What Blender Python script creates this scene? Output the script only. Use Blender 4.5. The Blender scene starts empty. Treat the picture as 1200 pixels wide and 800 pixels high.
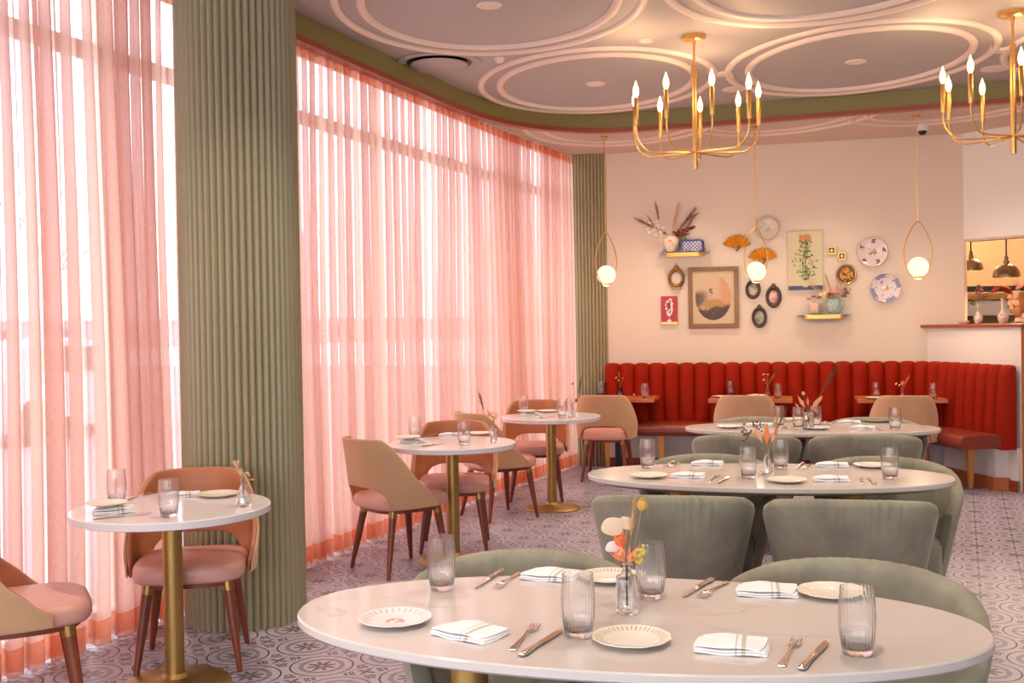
import bpy, bmesh, math, random
from mathutils import Vector, Matrix
random.seed(7)
PI = math.pi
sc = bpy.context.scene
COL = sc.collection
sin, cos, rad = math.sin, math.cos, math.radians

# ---------------------------------------------------------------- camera
F = 1250.0; CX = 600.0; CY = 400.0; PIT = .0136; ROL = .0165; EYE = 1.465
cr, sr = cos(ROL), sin(ROL)
r0 = Vector((1, 0, 0)); f0 = Vector((0, cos(PIT), -sin(PIT))); u0 = Vector((0, sin(PIT), cos(PIT)))
RX = cr * r0 - sr * u0; UP = sr * r0 + cr * u0
camd = bpy.data.cameras.new('camera'); cam = bpy.data.objects.new('camera', camd); COL.objects.link(cam)
camd.sensor_width = 36; camd.lens = 36 * F / 1200; camd.clip_end = 400
M = Matrix((RX, UP, -f0)).transposed().to_4x4(); M.translation = (0, 0, EYE)
cam.matrix_world = M
sc.camera = cam

def ray(x, y):
    return f0 + (x - CX) / F * RX - (y - CY) / F * UP
def atz(x, y, z):
    d = ray(x, y); t = (z - EYE) / d.z
    return Vector((d.x * t, d.y * t, z))
def aty(x, y, Y):
    d = ray(x, y); t = Y / d.y
    return Vector((d.x * t, Y, EYE + d.z * t))

# ---------------------------------------------------------------- materials
def mat(name, col=(.8, .8, .8), rough=.5, metal=0, **kw):
    m = bpy.data.materials.new(name); m.use_nodes = True
    b = m.node_tree.nodes['Principled BSDF']
    b.inputs['Base Color'].default_value = (*col, 1)
    b.inputs['Roughness'].default_value = rough
    b.inputs['Metallic'].default_value = metal
    for k, v in kw.items():
        k = k.replace('_', ' ').title() if k not in ('IOR',) else k
        b.inputs[k].default_value = v
    return m
class N:
    """small node-graph helper"""
    def __init__(s, m):
        s.m = m; s.t = m.node_tree; s.b = s.t.nodes.get('Principled BSDF'); s.out = s.t.nodes.get('Material Output')
    def new(s, t, **kw):
        n = s.t.nodes.new(t)
        for k, v in kw.items(): setattr(n, k, v)
        return n
    def link(s, a, b): s.t.links.new(a, b)
    def put(s, v, sock):
        if hasattr(v, 'is_linked') or isinstance(v, bpy.types.NodeSocket): s.link(v, sock)
        elif isinstance(v, (tuple, list)): sock.default_value = v if len(v) != 3 or sock.type != 'RGBA' else (*v, 1)
        else: sock.default_value = v
    def math(s, op, a, b=0.0, c=None, clamp=False):
        n = s.new('ShaderNodeMath', operation=op); n.use_clamp = clamp
        s.put(a, n.inputs[0]); s.put(b, n.inputs[1])
        if c is not None: s.put(c, n.inputs[2])
        return n.outputs[0]
    def mix(s, f, a, b):
        n = s.new('ShaderNodeMix', data_type='RGBA')
        s.put(f, n.inputs['Factor']); s.put(a, n.inputs['A']) if False else None
        s.put(f, n.inputs[0]); s.put(a, n.inputs[6]); s.put(b, n.inputs[7])
        return n.outputs[2]
    def obj(s): return s.new('ShaderNodeTexCoord').outputs['Object']
    def geo(s): return s.new('ShaderNodeNewGeometry').outputs['Position']
    def sep(s, v):
        n = s.new('ShaderNodeSeparateXYZ'); s.link(v, n.inputs[0]); return n.outputs
    def noise(s, v=None, scale=5, detail=3, rough=.5, dist=0):
        n = s.new('ShaderNodeTexNoise')
        if v is not None: s.link(v, n.inputs['Vector'])
        n.inputs['Scale'].default_value = scale; n.inputs['Detail'].default_value = detail
        n.inputs['Roughness'].default_value = rough; n.inputs['Distortion'].default_value = dist
        return n.outputs['Fac']
    def scale(s, v, sx, sy, sz):
        n = s.new('ShaderNodeMapping'); s.link(v, n.inputs[0]); n.inputs['Scale'].default_value = (sx, sy, sz)
        return n.outputs[0]
    def ramp(s, f, stops):
        n = s.new('ShaderNodeValToRGB'); s.link(f, n.inputs[0]); e = n.color_ramp.elements
        while len(e) < len(stops): e.new(.5)
        for i, (p, c) in enumerate(stops):
            e[i].position = p; e[i].color = (*c, 1) if len(c) == 3 else c
        return n.outputs[0]
    def bump(s, h, dist=.01, strength=.5):
        n = s.new('ShaderNodeBump'); s.link(h, n.inputs['Height'])
        n.inputs['Distance'].default_value = dist; n.inputs['Strength'].default_value = strength
        s.link(n.outputs[0], s.b.inputs['Normal'])
    def col(s, v): s.put(v, s.b.inputs['Base Color'])
    def lt(s, a, b): return s.math('LESS_THAN', a, b)
    def gt(s, a, b): return s.math('GREATER_THAN', a, b)
    def band(s, v, c, w):           # soft 1 where |v-c| < w
        d = s.math('ABSOLUTE', s.math('SUBTRACT', v, c))
        return s.lt(d, w)
def var(m, c1, c2, scale=6, bump=0, detail=4, coord='obj', stretch=(1, 1, 1), bscale=None):
    n = N(m); v = n.obj() if coord == 'obj' else n.geo(); v = n.scale(v, *stretch)
    n.col(n.mix(n.noise(v, scale, detail), c1, c2))
    if bump: n.bump(n.noise(v, bscale or scale * 4, 3), .01, bump)
    return m

MT = {}
MT['wall'] = var(mat('wall paint', rough=.75), (.73, .635, .545), (.76, .66, .57), 1.5, .03, coord='geo')
MT['wall_white'] = var(mat('white paint', rough=.7), (.80, .77, .74), (.83, .80, .77), 2, .02, coord='geo')
MT['ceiling'] = var(mat('ceiling paint', rough=.6), (.42, .39, .385), (.45, .415, .41), 1, .02, coord='geo')
MT['ceiling_low'] = var(mat('soffit paint', rough=.6), (.60, .48, .40), (.62, .50, .42), 1, .02, coord='geo')
MT['moulding'] = mat('plaster moulding', (.82, .68, .60), .5)
MT['fascia'] = var(mat('olive paint', rough=.5), (.22, .19, .06), (.24, .21, .07), 2, .02, coord='geo')
MT['redwood'] = var(mat('red wood trim', rough=.35), (.26, .045, .02), (.34, .07, .03), 8, .05, coord='geo')
MT['flute'] = var(mat('sage fluted plaster', rough=.42), (.32, .285, .17), (.36, .32, .20), 3, .02)
MT['orangewood'] = var(mat('orange wood', rough=.3), (.42, .11, .035), (.55, .17, .055), 7, .08, stretch=(1, 9, 9))
MT['legwood'] = var(mat('cherry leg wood', rough=.3), (.17, .035, .016), (.27, .06, .026), 9, .05, stretch=(6, 6, 1))
MT['oakleg'] = var(mat('honey oak', rough=.35), (.62, .28, .07), (.7, .34, .1), 9, .05, stretch=(6, 6, 1))
MT['brass'] = var(mat('brushed brass', rough=.33, metal=1), (.72, .42, .13), (.82, .5, .17), 20, .02, stretch=(1, 1, .05))
MT['brass_dark'] = mat('aged brass', (.40, .23, .08), .38, 1)
MT['gold'] = mat('gold leaf', (.80, .50, .15), .4, 1)
MT['pedestal'] = var(mat('antique brass pedestal', rough=.4, metal=.9), (.38, .235, .075), (.46, .29, .10), 12, .02, stretch=(1, 1, .1))
MT['leather_pink'] = var(mat('blush leather', rough=.42), (.66, .33, .27), (.73, .38, .32), 14, .08, bscale=120)
MT['leather_tan'] = var(mat('cognac leather', rough=.42), (.45, .165, .075), (.54, .21, .10), 10, .08, bscale=120)
m = MT['fabric_tan'] = mat('camel velvet', (.5, .3, .2), .85)
n = N(m); v = n.obj(); n.col(n.mix(n.noise(v, 7, 5), (.55, .32, .18), (.63, .385, .23))); n.bump(n.noise(v, 300, 2), .002, .3)
n.b.inputs['Sheen Weight'].default_value = .5; n.b.inputs['Sheen Tint'].default_value = (1, .8, .65, 1)
m = MT['sage'] = mat('sage velvet', (.3, .32, .25), .8)
n = N(m); v = n.obj(); n.col(n.mix(n.ramp(n.noise(v, 5, 6, .62), [(.32, (0, 0, 0)), (.68, (1, 1, 1))]), (.215, .195, .145), (.335, .31, .235))); n.bump(n.noise(v, 250, 2), .002, .3)
n.b.inputs['Sheen Weight'].default_value = .3; n.b.inputs['Sheen Roughness'].default_value = .4; n.b.inputs['Sheen Tint'].default_value = (.9, .95, .85, 1)
m = MT['red_velvet'] = mat('russet velvet', (.4, .03, .01), .7)
n = N(m); v = n.obj(); n.col(n.mix(n.noise(v, 4, 5), (.25, .010, .002), (.33, .017, .003)))
n.b.inputs['Sheen Weight'].default_value = .0; n.b.inputs['Sheen Tint'].default_value = (1, .3, .2, 1)
MT['red_leather'] = var(mat('oxblood leather', rough=.32), (.20, .03, .018), (.26, .045, .025), 8, .05, bscale=90)
# marble table top
m = MT['marble'] = mat('pale quartz', rough=.1)
n = N(m); v = n.obj()
a = n.noise(n.scale(v, 1, 2.2, 1), 1.3, 5, .5, .8)
vein = n.ramp(a, [(0, (0, 0, 0)), (.485, (0, 0, 0)), (.5, (1, 1, 1)), (.515, (0, 0, 0)), (1, (0, 0, 0))])
msk = n.math('MULTIPLY', vein, n.ramp(n.noise(v, 1.7, 2), [(.45, (0, 0, 0)), (.62, (1, 1, 1))]))
n.col(n.mix(n.math('MULTIPLY', msk, .4), n.mix(n.noise(v, 3, 3), (.58, .53, .50), (.63, .57, .54)), (.33, .24, .19)))
MT['white_top'] = mat('white laminate', (.80, .76, .77), .12)
MT['edge_brown'] = mat('brown underside', (.16, .08, .04), .6)
# china
def china(name, base, rim, rin, rout, k, r2=None):
    m = mat(name, base, .15); n = N(m); v = n.obj(); x, y, z = n.sep(v)
    r = n.math('SQRT', n.math('ADD', n.math('MULTIPLY', x, x), n.math('MULTIPLY', y, y)))
    th = n.math('ARCTAN2', y, x)
    w = n.math('ADD', n.math('MULTIPLY', n.math('SINE', n.math('MULTIPLY', th, k)), .5), n.math('MULTIPLY', n.noise(v, 90, 2), .9))
    inr = n.math('MULTIPLY', n.gt(r, rin), n.lt(r, rout))
    f = n.math('MULTIPLY', inr, n.math('MULTIPLY_ADD', n.math('SUBTRACT', w, .5), 1.5, .25, clamp=True))
    c = n.mix(f, base, rim)
    if r2:
        ctr = n.math('MULTIPLY', n.lt(r, rin * .38), n.gt(n.noise(v, 60, 2), .5))
        c = n.mix(ctr, c, r2)
    n.col(c); return m
MT['china_gold'] = china('ivory china with gold rim', (.82, .76, .68), (.55, .38, .18), .064, .083, 44)
MT['china_lilac'] = china('china with floral rim', (.82, .78, .77), (.58, .50, .48), .064, .083, 30, (.6, .35, .3))
MT['china_plain'] = mat('ivory china', (.83, .76, .64), .15)
MT['linen_plain'] = mat('white linen', (.87, .85, .88), .8)
m = MT['linen'] = mat('striped linen', (.87, .85, .88), .8)
n = N(m); v = n.obj(); x, y, z = n.sep(v)
s1 = n.math('ADD', n.band(x, .028, .0045), n.band(x, .012, .0018), clamp=True)
n.col(n.mix(n.math('MULTIPLY', s1, .75), (.87, .85, .88), (.42, .44, .33)))
n.bump(n.noise(n.scale(v, 1, 1, 1), 500, 2), .001, .3)
MT['silver'] = mat('silver plate', (.74, .66, .60), .22, 1)
def thin_glass(name, tint=(1, 1, 1), lo=.04, hi=.75, power=2.2, rough=.02, refl=(1, 1, 1)):
    m = mat(name); n = N(m); n.t.nodes.remove(n.b)
    tr = n.new('ShaderNodeBsdfTransparent'); tr.inputs[0].default_value = (*tint, 1)
    gl = n.new('ShaderNodeBsdfGlossy'); gl.inputs['Roughness'].default_value = rough; gl.inputs[0].default_value = (*refl, 1)
    lw = n.new('ShaderNodeLayerWeight'); lw.inputs[0].default_value = .5
    f = n.math('POWER', lw.outputs['Facing'], power)
    f = n.math('ADD', n.math('MULTIPLY', f, hi - lo), lo)
    mx = n.new('ShaderNodeMixShader'); n.link(f, mx.inputs[0]); n.link(tr.outputs[0], mx.inputs[1]); n.link(gl.outputs[0], mx.inputs[2])
    n.link(mx.outputs[0], n.out.inputs[0]); return m
MT['glass'] = mat('clear glass', (1, 1, 1), .0, 0, transmission_weight=1.0)
m = MT['glass_rib'] = mat('ribbed drinking glass', (1, 1, 1), .0, 0, transmission_weight=1.0)
n = N(m); v = n.obj(); x, y, z = n.sep(v)
wv = n.math('SINE', n.math('MULTIPLY', n.math('ARCTAN2', y, x), 26))
bp = n.new('ShaderNodeBump'); bp.inputs['Distance'].default_value = .0035; bp.inputs['Strength'].default_value = .16; n.link(wv, bp.inputs['Height'])
n.link(bp.outputs[0], n.b.inputs['Normal'])
MT['water'] = thin_glass('water', (.96, .97, .98), .10, .5, 2.0)
m = MT['crystal'] = mat('heavy clear glass', (1, 1, 1), .02, 0, transmission_weight=1.0)
for k_ in ('glass', 'glass_rib'):
    n = N(MT[k_]); tr = n.new('ShaderNodeBsdfTransparent'); mx = n.new('ShaderNodeMixShader'); mx.inputs[0].default_value = .08
    tr.inputs[0].default_value = (.97, .97, .98, 1)
    n.link(n.b.outputs[0], mx.inputs[1]); n.link(tr.outputs[0], mx.inputs[2]); n.link(mx.outputs[0], n.out.inputs[0])
MT['pane'] = thin_glass('window pane', (.97, .99, .98), .03, .5, 3)
MT['winframe'] = mat('pale aluminium window frame', (.62, .50, .42), .45)
MT['black'] = mat('black metal', (.02, .018, .016), .35, .3)
MT['dome'] = mat('dark bronze dome', (.22, .14, .07), .36, .9)
MT['steel'] = var(mat('brushed steel', rough=.32, metal=.9), (.5, .5, .53), (.62, .62, .65), 5, .02, stretch=(1, 1, 12))
MT['cam_white'] = mat('white plastic', (.8, .76, .72), .4)

def emis(name, col, s):
    m = mat(name); n = N(m); n.t.nodes.remove(n.b); e = n.new('ShaderNodeEmission')
    e.inputs[0].default_value = (*col, 1); e.inputs[1].default_value = s; n.link(e.outputs[0], n.out.inputs[0]); return m
MT['flame'] = emis('lit candle bulb', (1, .60, .22), 6)
MT['globe'] = emis('lit opal globe', (1, .80, .50), 1.15)
MT['lens'] = emis('dim frosted lens', (1, .75, .55), .8)

# sheer cloth: partly see-through, glows with the daylight behind it
def sheer(name, col, tcol, f0_, f1_, tint=(1, .9, .88), amp=.0):
    m = mat(name); n = N(m); n.t.nodes.remove(n.b)
    v = n.obj()
    tr = n.new('ShaderNodeBsdfTransparent'); tr.inputs[0].default_value = (*tint, 1)
    df = n.new('ShaderNodeBsdfDiffuse'); df.inputs[0].default_value = (*col, 1)
    tl = n.new('ShaderNodeBsdfTranslucent'); tl.inputs[0].default_value = (*tcol, 1)
    ad = n.new('ShaderNodeMixShader'); ad.inputs[0].default_value = .62
    n.link(df.outputs[0], ad.inputs[1]); n.link(tl.outputs[0], ad.inputs[2])
    lw = n.new('ShaderNodeLayerWeight'); lw.inputs[0].default_value = .5
    fac = n.math('ADD', n.math('MULTIPLY', n.math('POWER', lw.outputs['Facing'], 1.6), f1_ - f0_), f0_)
    weave = n.noise(n.scale(v, 1, 1, .35), 110, 5, .75)
    streak = n.noise(n.scale(v, 1, 1, .03), 9, 2, .5)
    fac = n.math('ADD', fac, n.math('MULTIPLY', n.math('SUBTRACT', streak, .5), amp))
    fac = n.math('ADD', fac, n.math('MULTIPLY', n.math('SUBTRACT', weave, .5), .40), clamp=True)
    mx = n.new('ShaderNodeMixShader'); n.link(fac, mx.inputs[0]); n.link(tr.outputs[0], mx.inputs[1]); n.link(ad.outputs[0], mx.inputs[2])
    n.link(mx.outputs[0], n.out.inputs[0]); return m
MT['sheer'] = sheer('coral sheer', (.75, .48, .39), (.88, .60, .50), .73, .95, (.90, .90, 1), .32)
MT['hem'] = sheer('doubled coral hem', (.66, .25, .15), (.76, .31, .19), .70, .96, (1, .8, .75))

# patterned cement tile floor, aligned with the window wall
TILE_A = rad(90 - 22.8)     # direction of window wall in plan
def floor_mat():
    m = mat('patterned cement tile', (.6, .55, .6), .36); n = N(m)
    v = n.geo(); x, y, z = n.sep(v)
    t = .2225; L = t * math.sqrt(2)
    # tile axes
    ca, sa = cos(TILE_A), sin(TILE_A)
    u = n.math('ADD', n.math('MULTIPLY', x, ca), n.math('MULTIPLY', y, sa))
    w = n.math('SUBTRACT', n.math('MULTIPLY', y, ca), n.math('MULTIPLY', x, sa))
    u = n.math('ADD', u, .06); w = n.math('ADD', w, .085)
    # joints
    def fr(a, s):
        f = n.math('FRACT', n.math('DIVIDE', a, s)); return n.math('MULTIPLY', n.math('SUBTRACT', f, .5), s)
    ju = n.math('ABSOLUTE', fr(n.math('ADD', u, t / 2), t)); jw = n.math('ABSOLUTE', fr(n.math('ADD', w, t / 2), t))
    joint = n.lt(n.math('MINIMUM', ju, jw), .0017)
    # medallion lattice (rotated 45 deg)
    p = n.math('MULTIPLY', n.math('ADD', u, w), math.sqrt(.5)); q = n.math('MULTIPLY', n.math('SUBTRACT', w, u), math.sqrt(.5))
    a = fr(n.math('ADD', p, L / 2), L); b = fr(n.math('ADD', q, L / 2), L)
    r = n.math('SQRT', n.math('ADD', n.math('MULTIPLY', a, a), n.math('MULTIPLY', b, b)))
    th = n.math('ARCTAN2', b, a)
    pet = n.math('ABSOLUTE', n.math('COSINE', n.math('MULTIPLY', th, 4)))
    star = n.lt(r, n.math('ADD', .026, n.math('MULTIPLY', n.math('POWER', pet, 1.5), .040)))
    ctr = n.lt(r, .010)
    ring1 = n.band(r, .089, .011)
    ring2 = n.band(r, .136, .0038)
    # second lattice (between the medallions)
    a2 = n.math('ABSOLUTE', fr(p, L)); b2 = n.math('ABSOLUTE', fr(q, L))
    mx = n.math('MAXIMUM', a2, b2); mn = n.math('MINIMUM', a2, b2)
    r2 = n.math('SQRT', n.math('ADD', n.math('MULTIPLY', a2, a2), n.math('MULTIPLY', b2, b2)))
    th2 = n.math('ARCTAN2', b2, a2)
    pet2 = n.math('ABSOLUTE', n.math('SINE', n.math('MULTIPLY', th2, 2)))
    fl = n.lt(r2, n.math('ADD', .010, n.math('MULTIPLY', n.math('POWER', pet2, 2), .032)))
    def curl(cx, cy, rr, wd):
        dx = n.math('SUBTRACT', mx, cx); dy = n.math('SUBTRACT', mn, cy)
        d = n.math('SQRT', n.math('ADD', n.math('MULTIPLY', dx, dx), n.math('MULTIPLY', dy, dy)))
        return n.band(d, rr, wd)
    c1 = curl(.062, .013, .0095, .0034); c2 = curl(.088, .010, .0062, .0030)
    dark = n.math('MAXIMUM', n.math('MAXIMUM', ring2, c1), c2)
    base = n.mix(n.noise(v, 6, 4), (.38, .345, .42), (.48, .43, .52))
    c = n.mix(n.math('MULTIPLY', n.math('ADD', ring1, 0), .8), base, (.19, .175, .23))
    c = n.mix(n.math('MULTIPLY', fl, .8), c, (.10, .09, .10))
    c = n.mix(n.math('MULTIPLY', star, .85), c, (.085, .09, .08))
    c = n.mix(ctr, c, (.5, .45, .5))
    c = n.mix(n.math('MULTIPLY', dark, .95), c, (.03, .02, .045))
    c = n.mix(n.math('MULTIPLY', joint, .8), c, (.05, .04, .06))
    n.col(c)
    n.put(n.math('ADD', .3, n.math('MULTIPLY', n.noise(v, 25, 3), .16)), n.b.inputs['Roughness'])
    return m
MT['floor'] = floor_mat()

for k_ in ('sage', 'fabric_tan', 'red_velvet'): MT[k_].node_tree.nodes['Principled BSDF'].inputs['Specular IOR Level'].default_value = .12
# ---------------------------------------------------------------- mesh helpers
class MB:
    def __init__(s): s.v = []; s.f = []; s.mi = []; s.cur = 0
    def add(s, vs, fs):
        o = len(s.v); s.v += [tuple(p) for p in vs]; s.f += [tuple(i + o for i in f) for f in fs]; s.mi += [s.cur] * len(fs)
    def rings(s, rings, close=True, caps=(True, True)):
        k = len(rings[0]); vs = [p for r in rings for p in r]; fs = []
        for i in range(len(rings) - 1):
            for j in range(k if close else k - 1):
                a = i * k + j; b = i * k + (j + 1) % k
                fs.append((a, b, b + k, a + k))
        if caps[0]: fs.append(tuple(range(k - 1, -1, -1)))
        if caps[1]: fs.append(tuple((len(rings) - 1) * k + j for j in range(k)))
        s.add(vs, fs)
    def lathe(s, prof, c=(0, 0, 0), n=32, caps=(True, True), wob=None):
        rs = []
        for r, z in prof:
            rs.append([(c[0] + (r * (wob(2 * PI * j / n) if wob else 1)) * cos(2 * PI * j / n), c[1] + (r * (wob(2 * PI * j / n) if wob else 1)) * sin(2 * PI * j / n), c[2] + z) for j in range(n)])
        s.rings(rs, True, caps)
    def plan(s, fn, prof, n=64, c=(0, 0)):
        """prof = (inset, z); fn(theta) -> x, y of the outline"""
        rs = []
        pts = [Vector(fn(2 * PI * j / n)) for j in range(n)]
        for ins, z in prof:
            ring = []
            for j in range(n):
                t = (pts[(j + 1) % n] - pts[j - 1]).normalized(); nn = Vector((t.y, -t.x))
                p = pts[j] - nn * ins if ins <= .05 else pts[j] * max(.05, 1 - ins / min(q.length for q in pts))
                ring.append((c[0] + p.x, c[1] + p.y, z))
            rs.append(ring)
        s.rings(rs)
    def tube(s, pts, r, n=8, caps=True):
        pts = [Vector(p) for p in pts]; rs = []
        rr = r if isinstance(r, (list, tuple)) else [r] * len(pts)
        up = Vector((0, 0, 1)); t0 = (pts[1] - pts[0]).normalized()
        if abs(t0.dot(up)) > .95: up = Vector((1, 0, 0))
        a = t0.cross(up).normalized()
        for i, p in enumerate(pts):
            t = (pts[min(i + 1, len(pts) - 1)] - pts[max(i - 1, 0)]).normalized()
            a = (a - t * a.dot(t)).normalized(); b = t.cross(a)
            rs.append([p + (a * cos(2 * PI * j / n) + b * sin(2 * PI * j / n)) * rr[i] for j in range(n)])
        s.rings(rs, True, (caps, caps))
    def box(s, x0, x1, y0, y1, z0, z1):
        s.add([(x, y, z) for z in (z0, z1) for x, y in ((x0, y0), (x1, y0), (x1, y1), (x0, y1))],
              [(3, 2, 1, 0), (4, 5, 6, 7), (0, 1, 5, 4), (1, 2, 6, 5), (2, 3, 7, 6), (3, 0, 4, 7)])
    def prism(s, poly, z0, z1):
        k = len(poly); s.add([(p[0], p[1], z0) for p in poly] + [(p[0], p[1], z1) for p in poly],
              [tuple(range(k - 1, -1, -1)), tuple(range(k, 2 * k))] + [(i, (i + 1) % k, (i + 1) % k + k, i + k) for i in range(k)])
    def bar(s, a, b, z0, z1, th):
        a = Vector(a[:2]); b = Vector(b[:2]); t = (b - a).normalized(); nn = Vector((-t.y, t.x)) * th / 2
        s.prism([a - nn, b - nn, b + nn, a + nn], z0, z1)
    def ball(s, c, r, n=12, m=8, sc3=(1, 1, 1)):
        rs = []
        for i in range(m + 1):
            ph = -PI / 2 + PI * i / m; rr = max(cos(ph), .02)
            rs.append([(c[0] + r * rr * cos(2 * PI * j / n) * sc3[0], c[1] + r * rr * sin(2 * PI * j / n) * sc3[1], c[2] + r * sin(ph) * sc3[2]) for j in range(n)])
        s.rings(rs)
    def grid(s, fn, nu, nv):
        s.add([fn(i / nu, j / nv) for i in range(nu + 1) for j in range(nv + 1)],
              [(i * (nv + 1) + j, (i + 1) * (nv + 1) + j, (i + 1) * (nv + 1) + j + 1, i * (nv + 1) + j + 1) for i in range(nu) for j in range(nv)])
    def xf(s, M, start=0):
        for i in range(start, len(s.v)): s.v[i] = tuple(M @ Vector(s.v[i]))
    def build(s, name, material, parent=None, smooth=35, bevel=0, seg=2, loc=None, recalc=True):
        me = bpy.data.meshes.new(name); me.from_pydata(s.v, [], s.f); me.update()
        if recalc:
            bm = bmesh.new(); bm.from_mesh(me); bmesh.ops.recalc_face_normals(bm, faces=bm.faces); bm.to_mesh(me); bm.free()
        for mm in (material if isinstance(material, (list, tuple)) else [material]): me.materials.append(MT[mm] if isinstance(mm, str) else mm)
        if any(s.mi): me.polygons.foreach_set('material_index', s.mi)
        if smooth is not None:
            me.polygons.foreach_set('use_smooth', [True] * len(me.polygons))
            if smooth < 180: me.set_sharp_from_angle(angle=rad(smooth))
        o = bpy.data.objects.new(name, me); COL.objects.link(o)
        if parent is not None: o.parent = parent
        if loc is not None: o.location = loc
        if bevel:
            b = o.modifiers.new('bevel', 'BEVEL'); b.width = bevel; b.segments = seg; b.limit_method = 'ANGLE'; b.angle_limit = rad(40)
        return o
def tag(o, label=None, cat=None, group=None, kind=None):
    for k, v in (('label', label), ('category', cat), ('group', group), ('kind', kind)):
        if v: o[k] = v
    return o
def empty(name, label, cat, loc=(0, 0, 0), rz=0, group=None):
    o = bpy.data.objects.new(name, None); COL.objects.link(o); o.location = loc; o.rotation_euler = (0, 0, rz); o.empty_display_size = .05
    return tag(o, label, cat, group)
def struct(mb, name, m, **kw):
    return tag(mb.build(name, m, **kw), kind='structure')
def dup(root, loc, rz=0, label=None, cat=None, group=None, scale=None):
    def cp(o, par):
        c = o.copy(); COL.objects.link(c)
        if par is not None: c.parent = par
        for ch in CH.get(o.name, []): cp(ch, c)
        return c
    CH = {}
    for o in COL.objects:
        if o.parent: CH.setdefault(o.parent.name, []).append(o)
    r = cp(root, None); r.location = loc; r.rotation_euler = (0, 0, rz)
    if scale: r.scale = scale
    return tag(r, label, cat, group)
class Proto:
    """the first placement moves the original, later ones copy it"""
    def __init__(s, root): s.r = root; s.used = False
    def put(s, loc, rz, label, cat=None, group=None, scale=None):
        if not s.used:
            s.used = True; s.r.location = loc; s.r.rotation_euler = (0, 0, rz)
            if scale: s.r.scale = scale
            return tag(s.r, label, cat, group)
        return dup(s.r, loc, rz, label, cat, group, scale)
def sp(v, e): return math.copysign(abs(v) ** e, v)
def smooth01(t): t = max(0, min(1, t)); return t * t * (3 - 2 * t)
def lerp(a, b, t): return a + (b - a) * t
def superel(a, b, n): return lambda t: (a * sp(cos(t), 2 / n), b * sp(sin(t), 2 / n))
WORLD, LAMP, EXPO = 4.3, 2.0, 0.52
# ================================================================ ROOM
ZL, ZM, ZT = 3.25, 3.37, 3.20      # perimeter ceiling, tray ceiling, bottom of the wood trim
def curt(Y):                        # curtain line in plan
    X = -2.147 + .412 * (Y - 4.533)
    if Y > 9.2: X += .075 * ((Y - 9.2) / 1.95) ** 1.3
    return Vector((X, Y))
def winl(Y): return Vector((-2.40 + .412 * (Y - 4.533), Y))
WD = Vector((.969, -.247)); WN = Vector((-.247, -.969))   # back wall direction, normal into the room
W0 = Vector((1.0, 11.13)); CORNER = W0 + WD * 3.469
AD = Vector((.607, -.794)); AN = Vector((-.794, -.607))

mb = MB(); mb.prism([winl(-4), (7.5, -4), (7.5, 14), winl(14)], -.12, 0); struct(mb, 'floor', 'floor', smooth=None)
# back wall
mb = MB(); a = W0 - WD * .45; b = CORNER
mb.prism([a, b, b - WN * .16 + WD * .05, a - WN * .16], 0, 3.6); struct(mb, 'wall_back', 'wall', smooth=None)
# angled wall over the pass-through: header
a = CORNER; b = CORNER + AD * 2.6
mb = MB(); mb.prism([a, b, b - AN * .16, a - AN * .16], 2.235, 3.6)
b2 = CORNER + AD * .0
struct(mb, 'wall_header', 'wall_white', smooth=None)
mb = MB(); mb.prism([a - AN * .005, b - AN * .005, b - AN * .155, a - AN * .155], 2.215, 2.236); struct(mb, 'trim_1', 'winframe', smooth=None)
# low wall under the ledge
LW = [(4.03, 10.36), (4.28, 8.96), (5.75, 8.96), (5.75, 9.1), (4.66, 10.50)]
mb = MB(); mb.prism(LW, 0, 1.395); struct(mb, 'wall_low', 'wall_white', smooth=None)
mb = MB(); mb.prism([(4.26, 8.925), (5.8, 8.925), (5.8, 8.96), (4.28, 8.96)], 0, 1.395); struct(mb, 'trim_2', 'orangewood', smooth=None)
mb = MB(); mb.prism([(3.97, 10.40), (3.98, 10.25), (4.25, 8.90), (5.8, 8.90), (5.8, 9.15), (4.74, 10.42), (4.5, 10.2)], 1.395, 1.42)
tag(mb.build('pass_ledge', 'redwood', smooth=None, bevel=.004), 'thin dark red wooden ledge capping the low wall below the kitchen opening', 'ledge')
# pier under the bench end
mb = MB(); mb.prism([(4.12, 9.12), (4.30, 9.08), (4.20, 9.9), (4.0, 9.9)], .11, .355); struct(mb, 'wall_pier', 'wall_white', smooth=None)
mb = MB(); mb.prism([(4.09, 9.09), (4.31, 9.05), (4.21, 9.9), (3.98, 9.9)], 0, .11); struct(mb, 'baseboard_pier', 'orangewood', smooth=None)
# right, rear and outer walls
mb = MB(); mb.prism([(7.3, -4), (7.5, -4), (7.5, 14), (7.3, 14)], 0, 3.6); struct(mb, 'wall_right', 'wall', smooth=None)
mb = MB()
wl = winl(-4).x
mb.box(wl, 7.3, -4.15, -4, 0, .7); mb.box(wl, 7.3, -4.15, -4, 3.0, 3.6)  # leaves an opening for unseen windows added as fill light
for k in range(4): xx = lerp(wl, 2.6, k / 3); mb.box(xx - .12, xx + .12, -4.15, -4, .7, 3.0)
mb.box(2.6, 7.3, -4.15, -4, .7, 3.0)  # kept solid so the added windows leave the right side darker
struct(mb, 'wall_rear', 'wall', smooth=None)

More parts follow.
